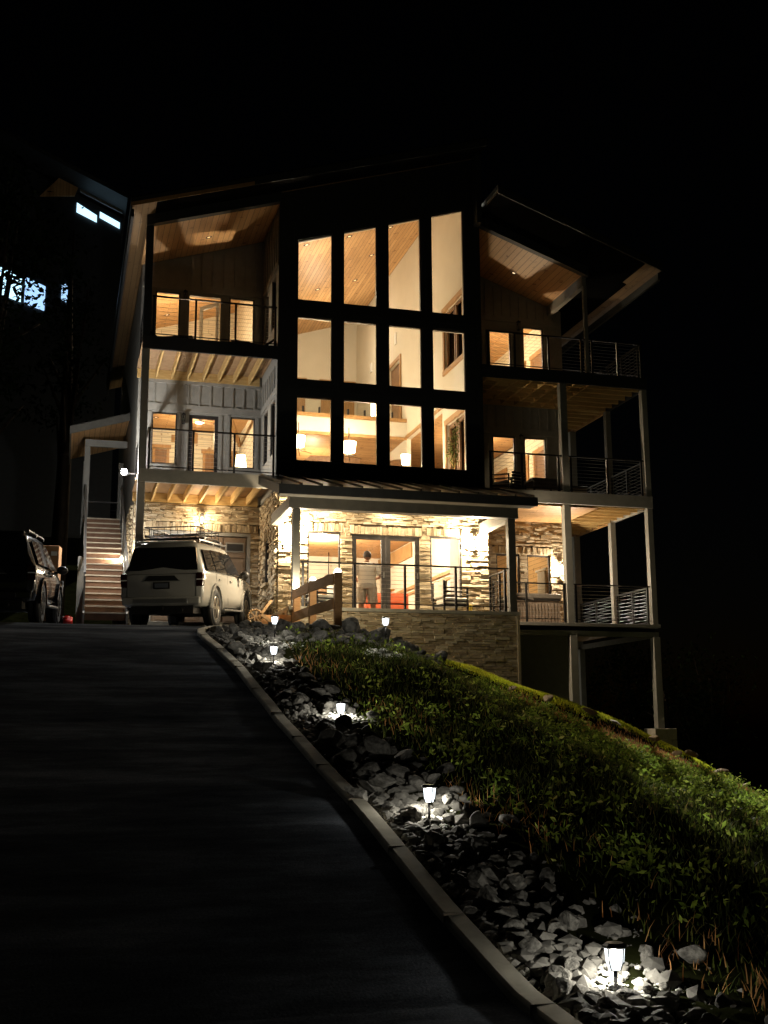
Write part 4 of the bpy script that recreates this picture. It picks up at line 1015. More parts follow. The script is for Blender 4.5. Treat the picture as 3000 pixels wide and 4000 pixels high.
# landing roof
rf = lambda x: 7.60+.30*(x+.05)
q = MB(); q.extrude([(-.10, 29.2, rf(-.1)+.10), (1.38, 29.2, rf(1.38)+.10), (1.38, 29.2, rf(1.38)+.16), (-.10, 29.2, rf(-.1)+.16)], (0, 3.6, 0)); lr = part(q, 'landing_roof', 'roofmetal', S)
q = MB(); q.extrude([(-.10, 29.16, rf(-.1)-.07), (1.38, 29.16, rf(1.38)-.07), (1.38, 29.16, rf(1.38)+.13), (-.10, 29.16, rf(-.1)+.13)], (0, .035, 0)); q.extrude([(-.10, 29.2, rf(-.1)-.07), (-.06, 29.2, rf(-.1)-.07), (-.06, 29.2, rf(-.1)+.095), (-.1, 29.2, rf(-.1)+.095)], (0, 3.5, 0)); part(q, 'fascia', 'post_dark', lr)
q = MB(); q.extrude([(-.06, 29.21, rf(-.06)+.06), (1.38, 29.21, rf(1.38)+.06), (1.38, 29.21, rf(1.38)+.095), (-.06, 29.21, rf(-.06)+.095)], (0, 3.4, 0)); part(q, 'soffit', 'soffit', lr)
q = MB(); q.box(.30, 1.38, 29.95, 30.05, 7.42, 7.60); part(q, 'beam', 'post', lr)

# ================================================================= VEHICLES (built in metres: x right, y forward)
PAINTW = mat('pearl_white_paint', (.36, .345, .31), .22, 0, .5); bsdf(PAINTW).inputs['Coat Weight'].default_value = .6
PAINTB = mat('black_paint', (.010, .010, .012), .18, 0, .5); bsdf(PAINTB).inputs['Coat Weight'].default_value = .8
TINT = mat('dark_tinted_glass', (.012, .012, .013), .04, 0, .6)
TYRE = noisy('tyre_rubber', (.016, .016, .016), (.03, .03, .03), 30, .85, .3, .003, obj=True)
RIM = mat('machined_alloy', (.62, .58, .52), .28, .9)
LAMPR = mat('smoked_tail_lamp', (.022, .004, .004), .2)
def suv(name, label, paint, loc, rz, rack=True):
    t = empty(name, loc, rz); tag(t, label, 'car', 'SUVs parked on the drive')
    def prof(hw, belt, roof, rw_, sill=.40):
        return [(hw*.80, sill-.02), (hw*.97, sill+.03), (hw, .62), (hw*1.0, .85), (hw*.985, belt-.06), (hw*.955, belt), (rw_+(hw*.95-rw_)*.12, roof-.14*(roof > belt+.2)), (rw_-.02, roof-.05*(roof > belt+.2)), (rw_*.82, roof), (0, roof+.02)]
    st = [(-2.40, .90, 1.02, 1.03, .74, .52), (-2.385, .94, 1.05, 1.07, .80, .46), (-2.30, .955, 1.10, 1.24, .80, .42), (-2.20, .96, 1.12, 1.52, .74, .40), (-2.10, .96, 1.12, 1.70, .72, .40), (-1.9, .965, 1.12, 1.745, .72, .40), (-.6, .965, 1.11, 1.775, .73, .40), (.3, .965, 1.10, 1.76, .73, .40), (.60, .965, 1.10, 1.70, .72, .40),
          (.95, .965, 1.10, 1.42, .76, .40), (1.30, .96, 1.09, 1.14, .82, .40), (1.5, .96, 1.07, 1.12, .82, .40), (2.0, .95, 1.03, 1.07, .80, .42), (2.28, .90, .98, 1.0, .74, .45), (2.40, .80, .85, .86, .66, .5)]
    b = MB(True); rings = []
    for y, hw, belt, roof, rw_, sill in st:
        p = prof(hw, belt, roof, rw_, sill); rings.append([(x, y, z) for x, z in p]+[(-x, y, z) for x, z in p[-2::-1]])
    n = len(rings[0]); vs = [v for r_ in rings for v in r_]; fs = []
    for j in range(len(rings)-1):
        for i in range(n-1): fs.append((j*n+i, j*n+i+1, (j+1)*n+i+1, (j+1)*n+i))
        fs.append((j*n+n-1, j*n, (j+1)*n, (j+1)*n+n-1))
    fs += [tuple(range(n))[::-1], tuple((len(rings)-1)*n+i for i in range(n))]
    b.add(vs, fs, True); body = b.build('body', paint, t)
    # wheels, each before a black disc standing in for its shaded well
    for ax in (-1.38, 1.42):
        for s in (-1, 1):
            a = MB(True); a.lathe((s*.90, ax, .40), [(.0, s*.066), (.445, s*.068), (.455, s*.06), (.455, s*.0)], 28, 'x'); a.build('wheel_well_shade', MT['black'], t, recalc=False)
            f = MB(True)
            for k in range(14):
                t0, t1 = math.pi*(k/14)-.05, math.pi*((k+1)/14)+.05
                q0 = (s*.985, ax+.475*math.cos(t0), .40+.475*math.sin(t0)); q1 = (s*.985, ax+.475*math.cos(t1), .40+.475*math.sin(t1)); f.beam(q0, q1, .05, .045, (1, 0, 0))
            f.build('fender_flare', paint, t)
            w_ = MB(True); w_.lathe((s*.865, ax, .385), [(.24, -s*.11), (.37, -s*.12), (.385, -s*.09), (.388, 0), (.385, s*.09), (.36, s*.125), (.25, s*.115), (.24, s*.09)], 30, 'x'); wh = w_.build('wheel', TYRE, t, recalc=False)
            r_ = MB(True); r_.lathe((s*.865, ax, .385), [(.245, s*.02), (.245, s*.11), (.225, s*.12), (.22, s*.02)], 26, 'x')
            for k in range(6):
                a0 = k*math.pi/3; c, d_ = math.cos(a0), math.sin(a0); r_.beam((s*.965, ax+.04*c, .385+.04*d_), (s*.975, ax+.235*c, .385+.235*d_), .03, .065, (0, -d_, c))
            r_.lathe((s*.865, ax, .385), [(.0, s*.115), (.05, s*.11), (.055, s*.08)], 14, 'x'); r_.build('rim', RIM if paint is PAINTW else MT['black'], wh, recalc=False)
            k_ = MB(True); k_.lathe((s*.865, ax, .385), [(.0, s*.03), (.22, s*.035), (.225, 0)], 20, 'x'); k_.build('brake_disc', MT['black'], wh, recalc=False)
    # glass
    def sidex(z, y): 
        return .955-(z-1.12)*.36
    def sg(pts, nm='side_window'):
        for s in (-1, 1):
            g = MB(True); g.extrude([(s*(sidex(z, y)-.015), y, z) for y, z in pts], (s*.022, 0, 0)); g.build(nm, TINT, t)
    sg([(-2.02, 1.14), (-1.32, 1.14), (-1.32, 1.60), (-1.92, 1.58)]); sg([(-1.24, 1.14), (-.34, 1.14), (-.36, 1.62), (-1.24, 1.61)]); sg([(-.26, 1.14), (.93, 1.14), (.42, 1.60), (-.26, 1.62)])
    g = MB(True); g.extrude([(-.82, -2.352, 1.14), (.82, -2.352, 1.14), (.72, -2.175, 1.62), (-.72, -2.175, 1.62)], (0, .05, .012)); g.build('rear_window', TINT, t)
    g = MB(True); g.extrude([(-.80, 1.30, 1.18), (.80, 1.30, 1.18), (.66, .72, 1.64), (-.66, .72, 1.64)], (0, .03, .04)); g.build('windshield', TINT, t)
    # rear end
    q = MB(True); q.box(-.70, .70, -2.27, -2.06, 1.715, 1.745); q.build('spoiler', paint, t, bevel=.012)
    q = MB(True); q.extrude([(-.40, -2.425, .93), (.40, -2.425, .93), (.30, -2.425, 1.03), (-.30, -2.425, 1.03)], (0, .045, 0)); q.build('tailgate_handle', MT['black'], t, bevel=.004)
    q = MB(True); q.box(-.42, .42, -2.43, -2.385, .915, .928); q.build('chrome_strip', MT['steel'], t)
    q = MB(True); q.box(-.19, .19, -2.42, -2.39, .76, .90); pl = q.build('licence_plate', MT['black'], t)
    q = MB(True); q.box(-.155, .155, -2.425, -2.4205, .785, .875); q.build('plate_face', mat('plate_face', (.10, .11, .13), .5), pl)
    q = MB(True)
    for x0, x1, z0, z1 in ((-.80, .80, 1.055, 1.062), (-.805, -.798, .55, 1.055), (.798, .805, .55, 1.055), (-.8, .8, .545, .552)): q.box(x0, x1, -2.412, -2.38, z0, z1)
    q.build('tailgate_gap', MT['black'], t)
    for s in (-1, 1):
        q = MB(True); q.box(min(s*.80, s*.955), max(s*.80, s*.955), -2.415, -2.26, .80, 1.085); q.build('tail_light', LAMPR, t, bevel=.02)
        q = MB(True); q.box(min(s*.81, s*.962), max(s*.81, s*.962), -2.418, -2.25, .935, .955); q.build('light_strip', MT['white'], t)
        q = MB(True); q.beam((s*.72, -1.95, 1.79), (s*.72, .35, 1.80), .035, .03)
        for y in (-1.9, -.8, .3): q.box(s*.72-.02, s*.72+.02, y-.03, y+.03, 1.74, 1.79)
        q.build('roof_rail', MT['black'], t)
        q = MB(True); q.lathe((s*1.10, .78, 1.16), [(.0, -.09), (.08, -.08), (.10, 0), (.09, .05), (.0, .07)], 12, 'y', sx=1.25, sy=.95); q.beam((s*.93, .80, 1.10), (s*1.05, .79, 1.12), .06, .04); q.build('mirror', MT['black'], t)
        q = MB(True); q.box(min(s*.90, s*1.04), max(s*.90, s*1.04), -.85, .85, .33, .37); q.build('running_board', MT['steel'], t, bevel=.008)
        q = MB(True)
        for y in (-1.28, -.30, 1.0): q.beam((s*.968, y, .46), (s*.955, y, 1.10), .004, .008, (0, 1, 0))
        q.beam((s*.965, -1.28, .455), (s*.965, 1.0, .455), .006, .008); q.build('door_gap', MT['black'], t)
        for y in (-1.1, -.12): q = MB(True); q.box(min(s*.955, s*.99), max(s*.955, s*.99), y, y+.2, .97, 1.0); q.build('door_handle', paint, t, bevel=.006)
    q = MB(True); q.box(-.90, .90, -2.47, -2.30, .44, .60); q.build('bumper', paint, t, bevel=.035)
    q = MB(True); q.box(-.62, .62, -2.485, -2.40, .47, .56); q.build('bumper_insert', MT['steel'] if paint is PAINTW else MT['black'], t, bevel=.01)
    q = MB(True); q.box(-.72, .72, -2.36, 2.0, .26, .42); q.cyl((.45, -2.42, .33), (.45, -2.1, .33), .04, n=10); q.box(-.04, .04, -2.46, -2.3, .33, .41); q.cyl((-.8, -1.38, .385), (.8, -1.38, .385), .06, n=8); q.build('underbody', MT['black'], t)
    if rack:
        q = MB(True)
        for z in (1.90, 2.08):
            q.tube([(-.62, -1.75, z), (.62, -1.75, z), (.62, .1, z), (-.62, .1, z), (-.62, -1.75, z)], .014, 6)
        for k in range(9): x = -.62+k*.155; q.cyl((x, -1.75, 1.90), (x, .1, 1.90), .008, n=5)
        for k in range(7):
            y = -1.75+k*.308
            for x in (-.62, .62): q.cyl((x, y, 1.90), (x, y, 2.08), .01, n=5)
            q.cyl((-.62, y, 1.875), (.62, y, 1.875), .008, n=5)
        for k in range(9): x = -.62+k*.155; q.cyl((x, -1.75, 1.90), (x, -1.75, 2.08), .007, n=5)
        for y in (-1.5, -.2): q.box(-.74, .74, y-.03, y+.03, 1.82, 1.86)
        q.build('roof_basket', MT['black'], t)
    return t
zz = gz(2.2, 22.5)
sv = suv('parked_car', 'white SUV with a black roof basket parked in front of the garage', PAINTW, (2.56, 23.82, 0), R(-23))
sv.scale = (.95, .95, 1.05)
sv.location.z = W((0, 0, interp(ZY, 22.45))).z+.0
sv.rotation_euler = (math.atan((interp(ZY, 25.0)-interp(ZY, 22.4))/2.6*.95), 0, R(-23))
sv.location.z = W((0, 0, (interp(ZY, 22.5)+interp(ZY, 24.9))/2)).z
bv = suv('parked_car', 'black SUV cut off by the left edge of the photo', PAINTB, (-1.13, 22.3, 0), R(-6), rack=False)
bv.rotation_euler = (.085, 0, R(-6)); bv.location.z = W((0, 0, interp(ZY, 22.2))).z

# ---------------------------------------------------------------- tall cardboard box on a hand truck, red jug
card = noisy('cardboard', (.36, .20, .10), (.44, .26, .14), 4, .85, .1, .002, obj=True)
t = empty('cardboard_box', (-.37, 25.0, interp(ZY, 25.0)), R(-8)); tag(t, 'tall brown cardboard box with a white label standing behind the black SUV', 'box')
q = MB(True); q.box(-.36, .24, -.22, .22, .06, 1.84); q.build('carton', card, t, bevel=.006)
q = MB(True); q.box(.06, .20, -.2235, -.2205, 1.60, 1.70); q.build('label', MT['white'], t)
q = MB(True); q.box(-.05, -.01, -.222, -.2203, .06, 1.84); q.build('tape', mat('tape', (.40, .20, .08), .3), t)
t = empty('hand_truck', (-.33, 24.62, interp(ZY, 24.7)), R(-8)); tag(t, 'black hand truck strapped under the tall cardboard box', 'hand truck')
q = MB(True)
for x in (.2, .27): pass
q.tube([(-.2, .1, .05), (-.2, .1, 1.0), (.27, .1, 1.0), (.27, .1, .05)], .014, 8); q.box(-.22, .28, -.02, .1, .70, .73); q.box(-.2, .28, -.05, .12, .02, .04); q.build('frame', MT['black'], t)
for x in (-.24, .31):
    q = MB(True); q.lathe((x, .16, .1), [(.0, -.02), (.1, -.02), (.1, .02), (.0, .02)], 16, 'x'); q.build('wheel', TYRE, t)
q = MB(True); q.lathe((0, 0, 0), [(0, 0), (.10, .0), (.11, .02), (.11, .13), (.0, .13)], 16); q.lathe((0, 0, 0), [(.11, .131), (.11, .17), (.0, .175)], 16); q.beam((-.06, 0, .2), (.06, 0, .2), .02, .02); q.beam((-.06, 0, .17), (-.06, 0, .2), .02, .02); q.beam((.06, 0, .17), (.06, 0, .2), .02, .02)
o = q.build('bucket', mat('red_plastic', (.50, .02, .015), .4)); o.location = W((.06, 24.6, interp(ZY, 24.6))); tag(o, 'small red bucket with a pale rim on the ground at the foot of the stairs', 'bucket')

# ---------------------------------------------------------------- ramp railing with post lights
def zg(x, y): return interp(ZY, y)
RL = empty('ramp_railing', (4.4, 20.6, 2.0)); tag(RL, 'cedar plank railing on three posts topped with glowing caps beside the porch', 'railing')
CAPL = mat('post_cap_glass', (.9, .9, .85), .5, emit=(1, .95, .82), estr=12)
pts = [(4.33, 22.0-.25, 2.76), (4.40, 20.6, 2.78), (4.56, 19.25, 2.76)]
for i, (x, y, zt) in enumerate(pts):
    q = MB(); q.box(x-.062, x+.062, y-.062, y+.062, zg(x, y)-.1, zt-.02); part(q, 'post', 'redwood', RL, bevel=.004)
    q = MB(); q.box(x-.07, x+.07, y-.07, y+.07, zt-.02, zt+.0); cp = part(q, 'post_cap', 'black', RL)
    q = MB(); q.lathe((x, y, zt+.002), [(.062, 0), (.064, .02), (.05, .05), (.02, .068), (.0, .07)], 12); part(q, 'cap_lamp', CAPL, cp, recalc=False)
    light('POINT', (x, y, zt+.13), 75, (1, .86, .60), .05, cp)
for z0, z1 in ((2.56, 2.74), (2.12, 2.30)):
    for (a, b) in ((0, 1), (1, 2)):
        p, r_ = pts[a], pts[b]; q = MB(); q.beam((p[0]-.078, p[1], (z0+z1)/2-.0), (r_[0]-.078, r_[1]+(-.0 if b == 2 else -.06), (z0+z1)/2), .03, z1-z0); part(q, 'plank', 'redwood', RL, bevel=.003)
q = MB(); q.beam((3.95, 22.6, 2.28), (4.25, 21.8, 2.2), .03, .12); part(q, 'plank', 'redwood', RL)
q = MB(); q.box(3.66, 4.22, 22.0, 22.9, 2.03, 2.2); o = part(q, 'step', 'redwood', RL, bevel=.004)
q = MB(); q.box(3.74, 4.22, 22.4, 22.95, 2.2, 2.32); part(q, 'step', 'redwood', RL, bevel=.004)
# wooden hose reel leaning by the garage corner
t = empty('hose_reel', (3.66, 21.9, interp(ZY, 21.9)), R(12)); t.scale = (.85, .85, .85); tag(t, 'wooden reel with a spoked wheel at the corner of the stone wall', 'reel')
q = MB(True)
ring = [(math.cos(a*math.pi/10)*.19-.16, 0, .27+math.sin(a*math.pi/10)*.19) for a in range(21)]; q.tube(ring, .028, 6)
for k in range(3): a = k*math.pi/3+.3; q.beam((-.16-.18*math.cos(a), 0, .27-.18*math.sin(a)), (-.16+.18*math.cos(a), 0, .27+.18*math.sin(a)), .03, .03)
q.build('wheel', MT['trimwood'], t)
q = MB(True); q.beam((-.25, .06, .0), (.32, .1, .74), .05, .07); q.build('leg', MT['trimwood'], t)
q = MB(True); q.beam((-.02, -.05, .34), (.34, -.05, .1), .05, .08); q.build('leg', MT['trimwood'], t)
q = MB(True); q.beam((-.3, .12, .0), (.05, .12, .3), .05, .07); q.build('leg', MT['trimwood'], t)

# ================================================================= PORCH, DECK AND ROOM FURNITURE
def armchair(x, y, z, rz, label, cush='cream'):
    t = empty('armchair', (x, y, z), rz); tag(t, label, 'chair', 'metal framed armchairs on the porch')
    for sx in (-1, 1):
        for sy in (-1, 1):
            q = MB(True); q.box(sx*.33-.022, sx*.33+.022, sy*.30-.022, sy*.30+.022, 0, .62 if sy < 0 else .80); q.build('leg', MT['black'], t)
        q = MB(True)
        for k in range(3): q.box(sx*.33-.012, sx*.33+.012, -.278, .278, .30+k*.11, .33+k*.11)
        q.box(sx*.33-.03, sx*.33+.03, -.32, .277, .62, .645); q.build('armrest', MT['black'], t)
    q = MB(True); q.box(-.308, .308, -.3, .3, .22, .26); q.build('seat_frame', MT['black'], t)
    q = MB(True); q.box(-.30, .30, -.31, .25, .265, .40); q.build('seat_cushion', MT[cush], t, bevel=.04)
    q = MB(True); q.box(-.30, .30, .19, .31, .405, .82); q.build('back_cushion', MT[cush], t, bevel=.04)
    return t
armchair(7.92, 23.0, 2.45, R(95), 'black framed armchair with cream cushions on the porch below the right hand window')
armchair(5.17, 23.1, 2.45, R(-80), 'armchair with white cushions on the porch behind the ramp railing')
q = MB(True); q.lathe((0, 0, 0), [(0, 0), (.06, 0), (.07, .02), (.05, .06), (.035, .1), (.05, .14), (.045, .2), (.0, .23)], 14); o = q.build('garden_figurine', MT['yellow']); o.location = W((8.34, 22.9, 2.452)); o.scale = (1.2, 1.2, 1.2); tag(o, 'small yellow figurine on the porch floor right of the armchair', 'figurine')
# hot tub
t = empty('hot_tub', (10.65, 25.2, 2.432)); tag(t, 'hot tub with ribbed brown side and closed dark cover under the right deck', 'hot tub')
tubm = noisy('brown_panel', (.17, .13, .10), (.24, .19, .15), 5, .6, .2, .003); cov = noisy('vinyl_cover', (.10, .09, .08), (.16, .14, .12), 6, .5, .3, .004)
q = MB(); q.box(10.1, 11.2, 24.65, 25.75, 2.435, 3.02)
for k in range(14): x = 10.12+k*.08; q.box(x, x+.05, 24.635, 24.6495, 2.46, 2.98)
part(q, 'cabinet', tubm, t)
q = MB(); q.box(10.07, 11.23, 24.62, 25.78, 3.025, 3.07); part(q, 'rim', 'black', t, bevel=.01)
q = MB(); q.box(10.06, 11.24, 24.61, 25.79, 3.075, 3.19); part(q, 'cover', cov, t, bevel=.02)
q = MB(); q.extrude([(10.42, 24.60, 3.17), (10.5, 24.60, 3.17), (10.54, 24.60, 3.03), (10.40, 24.60, 3.06)], (0, .008, 0)); part(q, 'strap', cov, t)
# furniture of the right hand middle deck
def outdoor_chair(x, y, z, rz, label):
    t = empty('deck_chair', (x, y, z), rz); tag(t, label, 'chair', 'dark chairs on the right deck')
    for sx in (-1, 1):
        for sy in (-1, 1): q = MB(True); q.box(sx*.25-.018, sx*.25+.018, sy*.24-.018, sy*.24+.018, 0, .6); q.build('leg', MT['black'], t)
        q = MB(True); q.box(sx*.25-.03, sx*.25+.03, -.26, .26, .601, .63); q.build('armrest', MT['black'], t)
    q = MB(True); q.box(-.23, .23, -.25, .25, .36, .42); q.build('seat', MT['black'], t)
    q = MB(True)
    for k in range(5): q.box(-.23, .23, .22, .25, .45+k*.085, .51+k*.085)
    q.build('backrest', MT['black'], t)
outdoor_chair(9.95, 25.0, 5.5, R(60), 'dark slatted deck chair left of the long table on the middle deck')
outdoor_chair(10.45, 25.5, 5.5, R(200), 'dark slatted deck chair behind the first railing post on the middle deck')
t = empty('deck_table', (11.0, 24.9, 5.5)); tag(t, 'long dark table covered with a cloth on the middle right deck', 'table')
q = MB(); q.box(10.55, 11.35, 24.5, 25.2, 5.88, 5.95); part(q, 'table_top', 'black', t, bevel=.006)
for x in (10.6, 11.28):
    for y in (24.55, 25.12): q = MB(); q.box(x, x+.04, y, y+.04, 5.502, 5.878); part(q, 'leg', 'black', t)
q = MB(); q.extrude([(10.58, 24.495, 5.7), (11.32, 24.495, 5.72), (11.32, 24.495, 5.948), (10.58, 24.495, 5.948)], (0, -.01, 0)); part(q, 'cloth', cov, t)
t = empty('storage_bench', (11.98, 25.2, 5.5)); tag(t, 'grey storage bench beside the post on the middle right deck', 'bench')
q = MB(); q.box(11.72, 12.2, 25.0, 25.5, 5.505, 5.86); part(q, 'chest', 'siding', t, bevel=.01)
q = MB(); q.box(11.70, 12.22, 24.98, 25.52, 5.865, 5.92); part(q, 'lid', 'siding_dark', t, bevel=.01)
# low loungers on the upper decks (only their tops show over the rim)
def lounger(x, y, z, rz, label):
    t = empty('deck_lounger', (x, y, z), rz); tag(t, label, 'lounger', 'dark loungers on the upper balconies')
    q = MB(True); q.box(-.3, .3, -.6, .3, .14, .2); q.build('seat', MT['black'], t, bevel=.02)
    q = MB(True); q.beam((0, .28, .18), (0, .62, .46), .6, .05, (0, -.5, .8)); q.build('backrest', MT['black'], t, bevel=.01)
    for sx in (-1, 1):
        for y_ in (-.5, .25): q = MB(True); q.box(sx*.25-.02, sx*.25+.02, y_, y_+.04, 0, .139); q.build('leg', MT['black'], t)
lounger(2.0, 24.6, 8.46, R(70), 'dark low lounger behind the left end of the top left balcony rail')
lounger(3.75, 24.6, 8.46, R(-70), 'dark low lounger at the right end of the top left balcony')

# ---- inside things
def shade_lamp(name, x, y, z, r, h, label, cat, estr, parts):
    t = empty(name, (x, y, z)); tag(t, label, cat)
    for nm, mb, mt in parts: part(mb, nm, mt, t, recalc=True)
    return t
def glow(nm, col, e): return mat(nm, (.8, .7, .5), .6, emit=col, estr=e)
GW = glow('warm_lamp_shade', (1, .78, .45), 9)
def shade(x, y, z0, z1, r0, r1): q = MB(); q.lathe((x, y, 0), [(r0, z0), (r1, z1)], 20); return q
def rod(*pts, r=.012): q = MB(); q.tube(list(pts), r, 8); return q
def chandelier(x, y, ztop, z, r, label, arms=5, e=GW):
    t = empty('chandelier', (x, y, z)); tag(t, label, 'ceiling lamp', 'lamps hanging in the great room')
    part(rod((x, y, ztop), (x, y, z-.1)), 'rod', 'black', t)
    part(shade(x, y, z, z+.28, r*.8, r), 'lamp_shade', e, t, recalc=False)
    for k in range(arms):
        a = 2*math.pi*k/arms; part(rod((x, y, z-.08), (x+.35*math.cos(a), y+.35*math.sin(a), z-.16), r=.008), 'arm', 'black', t)
chandelier(5.62, 28.2, 7.95, 7.30, .19, 'glowing hanging lamp at the left edge of the lowest left grid window')
chandelier(7.02, 28.4, 7.95, 7.28, .20, 'glowing chandelier with dark arms in the second window of the lowest grid row')
t = empty('floor_lamp', (8.22, 27.2, 5.45)); tag(t, 'floor lamp with a small bright shade in the third window of the lowest grid row', 'lamp')
part(rod((8.22, 27.2, 5.46), (8.22, 27.2, 6.75)), 'pole', 'black', t); part(shade(8.22, 27.2, 6.75, 7.0, .10, .125), 'lamp_shade', GW, t, recalc=False); q = MB(); q.cyl((8.22, 27.2, 5.452), (8.22, 27.2, 5.48), .14, n=16); part(q, 'base', 'black', t)
t = empty('table_lamp', (8.13, 29.9, 8.45)); tag(t, 'bright table lamp behind the glass rail of the loft', 'lamp')
part(rod((8.13, 29.9, 8.41), (8.13, 29.9, 8.78), r=.03), 'base', 'trimwood', t); part(shade(8.13, 29.9, 8.78, 9.14, .10, .10), 'lamp_shade', GW, t, recalc=False)
q = MB(); q.box(6.30, 7.7, 29.9, 30.5, 5.46, 7.52); q.extrude([(5.95, 29.9, 7.2), (6.298, 29.9, 7.2), (6.298, 29.9, 7.5), (6.15, 29.9, 7.4)], (0, .6, 0)); o = part(q, 'cabinet', 'doorwood'); o.parent = None; o.location = H.location; tag(o, 'tall dark brown cabinet under the loft seen in the lowest left grid window', 'cabinet')
q = MB(); q.extrude([(8.16, 29.5, 5.46), (8.80, 29.5, 5.46), (8.80, 29.5, 7.46), (8.6, 29.5, 7.44), (8.16, 29.5, 7.3)], (0, .5, 0)); o = part(q, 'cabinet', 'doorwood'); o.parent = None; o.location = H.location; tag(o, 'dark wooden cabinet behind the floor lamp in the third window of the lowest grid row', 'cabinet')
# olive tree in a pot
t = empty('potted_tree', (8.60, 24.5, 5.45)); tag(t, 'slender potted tree with small green leaves in the lowest right window of the grid', 'plant')
rg = random.Random(9)
q = MB(); q.lathe((8.58, 24.5, 5.455), [(0, 0), (.10, 0), (.14, .25), (.12, .25), (.0, .22)], 16); part(q, 'pot', 'white', t)
q = MB(); br = []
q.cyl((8.58, 24.5, 5.6), (8.60, 24.51, 6.15), .016, .012, 8)
for k in range(13):
    a = rg.uniform(0, 6.28); r_ = rg.uniform(.06, .27); zt = rg.uniform(6.45, 7.35); r_ *= 1-.5*(zt-6.45)/.9
    p0 = Vector((8.60, 24.51, rg.uniform(6.0, 6.2))); p1 = Vector((8.61+min(.19, r_*math.cos(a)), 24.51+r_*.7*math.sin(a), zt)); pm = p0.lerp(p1, .5)+Vector((.06*math.cos(a), .04*math.sin(a), -.05))
    q.cyl(p0, pm, .008, .006, 6); q.cyl(pm, p1, .006, .003, 6); br += [(pm, p1), (p0, pm)]
part(q, 'trunk', 'trimwood', t)
OLIVE = leafmat('olive_leaves', [(0, (.10, .18, .05)), (.6, (.24, .36, .12)), (1, (.46, .54, .26))], .4, False)
q = MB()
for k in range(460):
    a, b = rg.choice(br[::2]+br); c = a.lerp(b, rg.uniform(.25, 1)); leaf(q, c+Vector((rg.gauss(0, .025), rg.gauss(0, .025), rg.gauss(0, .025))), rg.uniform(.024, .04))
q.build('foliage', OLIVE, t, recalc=False)
# ground floor: red chest of drawers, white sofa, pendant, shelf
t = empty('chest_of_drawers', (7.6, 27.2, 2.45)); tag(t, 'wide orange red chest of drawers seen through the porch doors', 'chest')
q = MB(); q.box(7.12, 8.2, 27.0, 27.5, 2.46, 3.40); part(q, 'carcass', 'red', t)
for k in range(4):
    q = MB(); q.box(7.14, 7.65, 26.975, 26.999, 2.50+k*.22, 2.70+k*.22); part(q, 'drawer', 'red', t, bevel=.006)
    q = MB(); q.box(7.67, 8.18, 26.975, 26.999, 2.50+k*.22, 2.70+k*.22); part(q, 'drawer', 'red', t, bevel=.006)
q = MB(); q.extrude([(7.55, 26.9, 3.41), (7.75, 27.3, 3.41), (7.9, 27.2, 3.50), (7.7, 26.95, 3.47)], (.01, 0, .03)); o = part(q, 'paper_bag', 'yellow'); o.parent = None; o.location = H.location; tag(o, 'crumpled yellow paper lying on the red chest', 'paper')
t = empty('pendant_lamp', (7.35, 32.2, 4.7)); tag(t, 'thin dark pendant hanging from the wooden ceiling in the left porch window', 'ceiling lamp')
part(rod((7.35, 32.2, 5.2), (7.35, 32.2, 4.55)), 'rod', 'black', t); q = MB(); q.lathe((7.35, 32.2, 4.4), [(.16, 0), (.12, .1), (.02, .16)], 14); part(q, 'lamp_shade', 'black', t)
t = empty('wall_shelf', (7.5, 32.8, 4.2)); tag(t, 'low brown shelf on the back wall seen through the left porch window', 'shelf')
q = MB(); q.box(7.1, 8.3, 32.6, 32.98, 4.28, 4.34); part(q, 'board', 'doorwood', t); q = MB(); q.box(7.1, 8.3, 32.9, 32.98, 3.7, 4.279); part(q, 'back_panel', 'trimwood', t)
t = empty('sofa', (6.0, 27.5, 2.45)); tag(t, 'white sofa inside the room behind the left porch window', 'sofa')
q = MB(); q.box(5.3, 6.55, 27.2, 27.9, 2.5, 2.95); part(q, 'seat', 'cream', t, bevel=.05)
q = MB(); q.box(5.3, 6.55, 27.75, 27.98, 2.96, 3.4); part(q, 'backrest', 'cream', t, bevel=.05)

